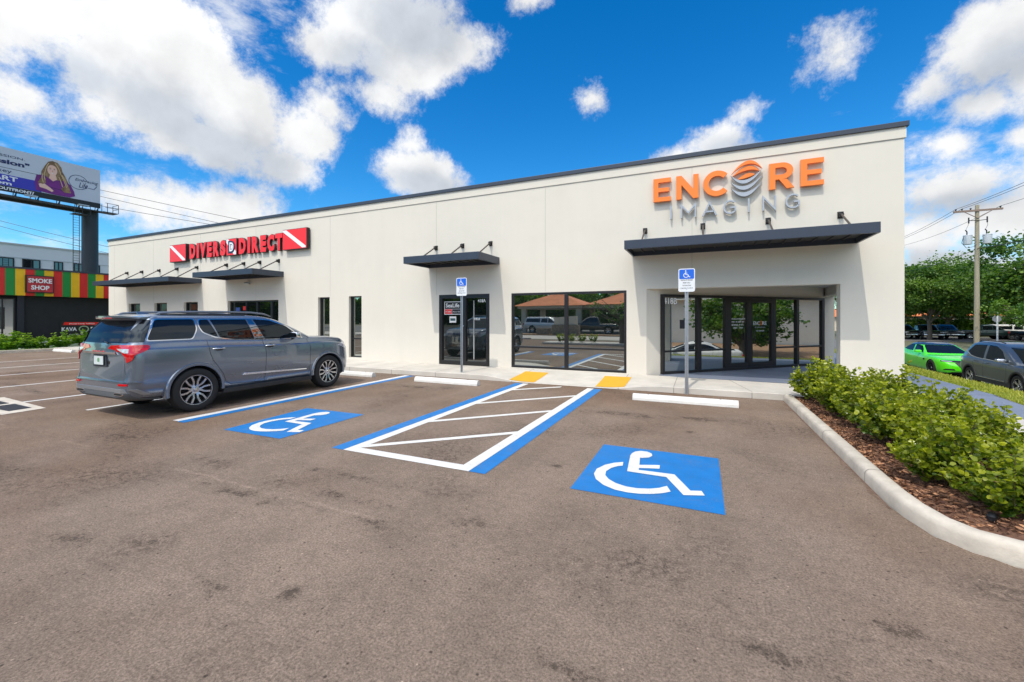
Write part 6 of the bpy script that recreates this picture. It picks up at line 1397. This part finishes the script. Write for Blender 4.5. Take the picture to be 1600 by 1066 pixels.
# ---------------------------------------------------------------- pickups, SUVs and vans in the far car park
def pickup(t, paint, suvbody=False):
    low = [(0,.80,.90 if not suvbody else 1.1,.55),(.05,.92,1.02 if not suvbody else 1.15,.50),(.5,.98,1.05 if not suvbody else 1.15,.45),(2.2,1.0,1.06 if not suvbody else 1.14,.42),(3.8,1.0,1.10,.42),(4.2,1.0,1.12,.42),(5.0,.97,1.08,.42),(5.35,.90,1.02,.42),(5.5,.78,.85,.48)]
    gr = [(.95,1.9,4.35,.92),(1.12,1.95,4.1,.90),(1.4,2.05,3.75,.84),(1.65,2.15,3.4,.78),(1.75,2.25,3.2,.72),(1.79,2.45,3.0,.55)] if not suvbody else [(.95,.06,4.35,.92),(1.12,.08,4.1,.90),(1.4,.14,3.75,.84),(1.65,.22,3.4,.78),(1.75,.32,3.2,.72),(1.79,.5,3.0,.55)]
    wn = [dict(p=[(2.2,1.20),(2.25,1.60),(2.95,1.63),(3.0,1.18)], r=.03), dict(p=[(3.06,1.18),(3.06,1.63),(3.35,1.60),(3.85,1.18)], r=.03)]
    if suvbody: wn.append(dict(p=[(.30,1.22),(.38,1.60),(2.1,1.62),(2.08,1.20)], r=.04))
    vehicle(t, low, lambda y, z, a: 0, gr, dict(rf=.2, rr=.12, fx=.4, bulge=.03), paint, [(1.15,.40),(4.6,.40)], .46, wn,
        [([(-.66,1.16),(.66,1.16),(.56,1.60),(-.56,1.60)], 3.2, 4.5, 'windscreen', .04, m_cglass)], [[(2.15,.5),(2.15,1.12)],[(3.03,.5),(3.03,1.1)],[(4.0,.55),(3.95,1.06)]], 1.0, N=26)
    wheels(t, (1.15, 4.6), 1.0, .40, .26, 'five', 6, .26)
    if not suvbody:
        g = MB(); g.box(-.85,.85,.12,1.85,1.0,1.075); g.build('bed_cover', m_blk, t, local=True, bevel=.01)
    for s in (1, -1):
        g = MB(); g.box(*sorted((s*.78,s*.95)),-.01,.06,.78 if not suvbody else .9,1.0 if not suvbody else 1.1); g.build('tail_lamp', m_tail, t, local=True)
        g = MB(); g.box(*sorted((s*.55,s*.88)),5.35,5.49,.80,.92); g.build('headlight', m_clear, t, local=True)
    pbox('bumper', (-.9,.9,5.44,5.58,.48,.66), m_chrome, t, .03, False)
GF = 'vehicles in the far car park'
pk = thing('pickup_truck', 'dark green pickup in the far row, facing right, left of the utility pole', 'pickup truck', (28.9, 70.6, -.93), R(-98), GF); pickup(pk, paintmat('dark_green_paint', (.012,.035,.032), .3, .3))
fs_ = thing('parked_suv', 'white SUV side on in the far row, directly behind the utility pole', 'car', (31.7, 70.9, -.93), R(-95), GF); pickup(fs_, P4_, True)
def copycar(src, loc, rz, label, paint=None, group=GF, old=None):
    c = src.copy(); COL.objects.link(c); c.location = loc; c.rotation_euler = (0, 0, rz); c['label'] = label; c['group'] = group
    def rec(a, b):
        for ch in a.children:
            d = ch.copy(); COL.objects.link(d); d.parent = b
            if paint and ch.name.startswith('body'):
                d.data = ch.data.copy(); d.data.materials[0] = paint
            rec(ch, d)
    rec(src, c); return c
dk = paintmat('black_paint', (.012,.013,.016), .2, .25); bl = paintmat('navy_paint', (.012,.02,.045), .3, .3); sv = paintmat('silver_paint', (.45,.47,.49), .5, .3)
copycar(fs_, (22.7,72.0,-.93), R(-170), 'black SUV nose out beside the corner of the cream building', dk)
copycar(pk, (25.6,71.5,-.93), R(176), 'black pickup nose out just left of the bare tree trunk', dk)
copycar(fs_, (27.9,73.2,-.93), R(178), 'navy SUV nose out behind the dark green pickup', bl)
copycar(fs_, (36.5,66.6,-.93), R(-92), 'white van-like SUV at the right frame edge of the far row', None)
copycar(pk, (33.6,68.5,-.93), R(-172), 'black pickup nose out right of the utility pole', dk)
copycar(fs_, (20.4,72.5,-.93), R(-176), 'silver SUV nose out hidden behind the cream building', sv)
GS = 'vehicles across the street behind the viewer'
copycar(fs_, (-17.5,-20.0,-.01), R(-80), 'silver SUV before the tiled shelter, seen mirrored in the window', sv, GS)
copycar(pk, (-7.5,-20.5,-.01), R(84), 'black pickup before the tiled shelter, seen mirrored in the window', dk, GS)
copycar(fs_, (-1.5,-25.0,-.01), R(10), 'silver SUV under the tiled shelter, seen mirrored in the window', sv, GS)
# a few spare meshes left over from the boolean work
for me in list(bpy.data.meshes):
    if me.users == 0: bpy.data.meshes.remove(me)
for o in list(bpy.data.objects):
    if o.type == 'MESH' and len(o.data.polygons) == 0: print('EMPTY MESH', o.name, o.parent and o.parent.name)
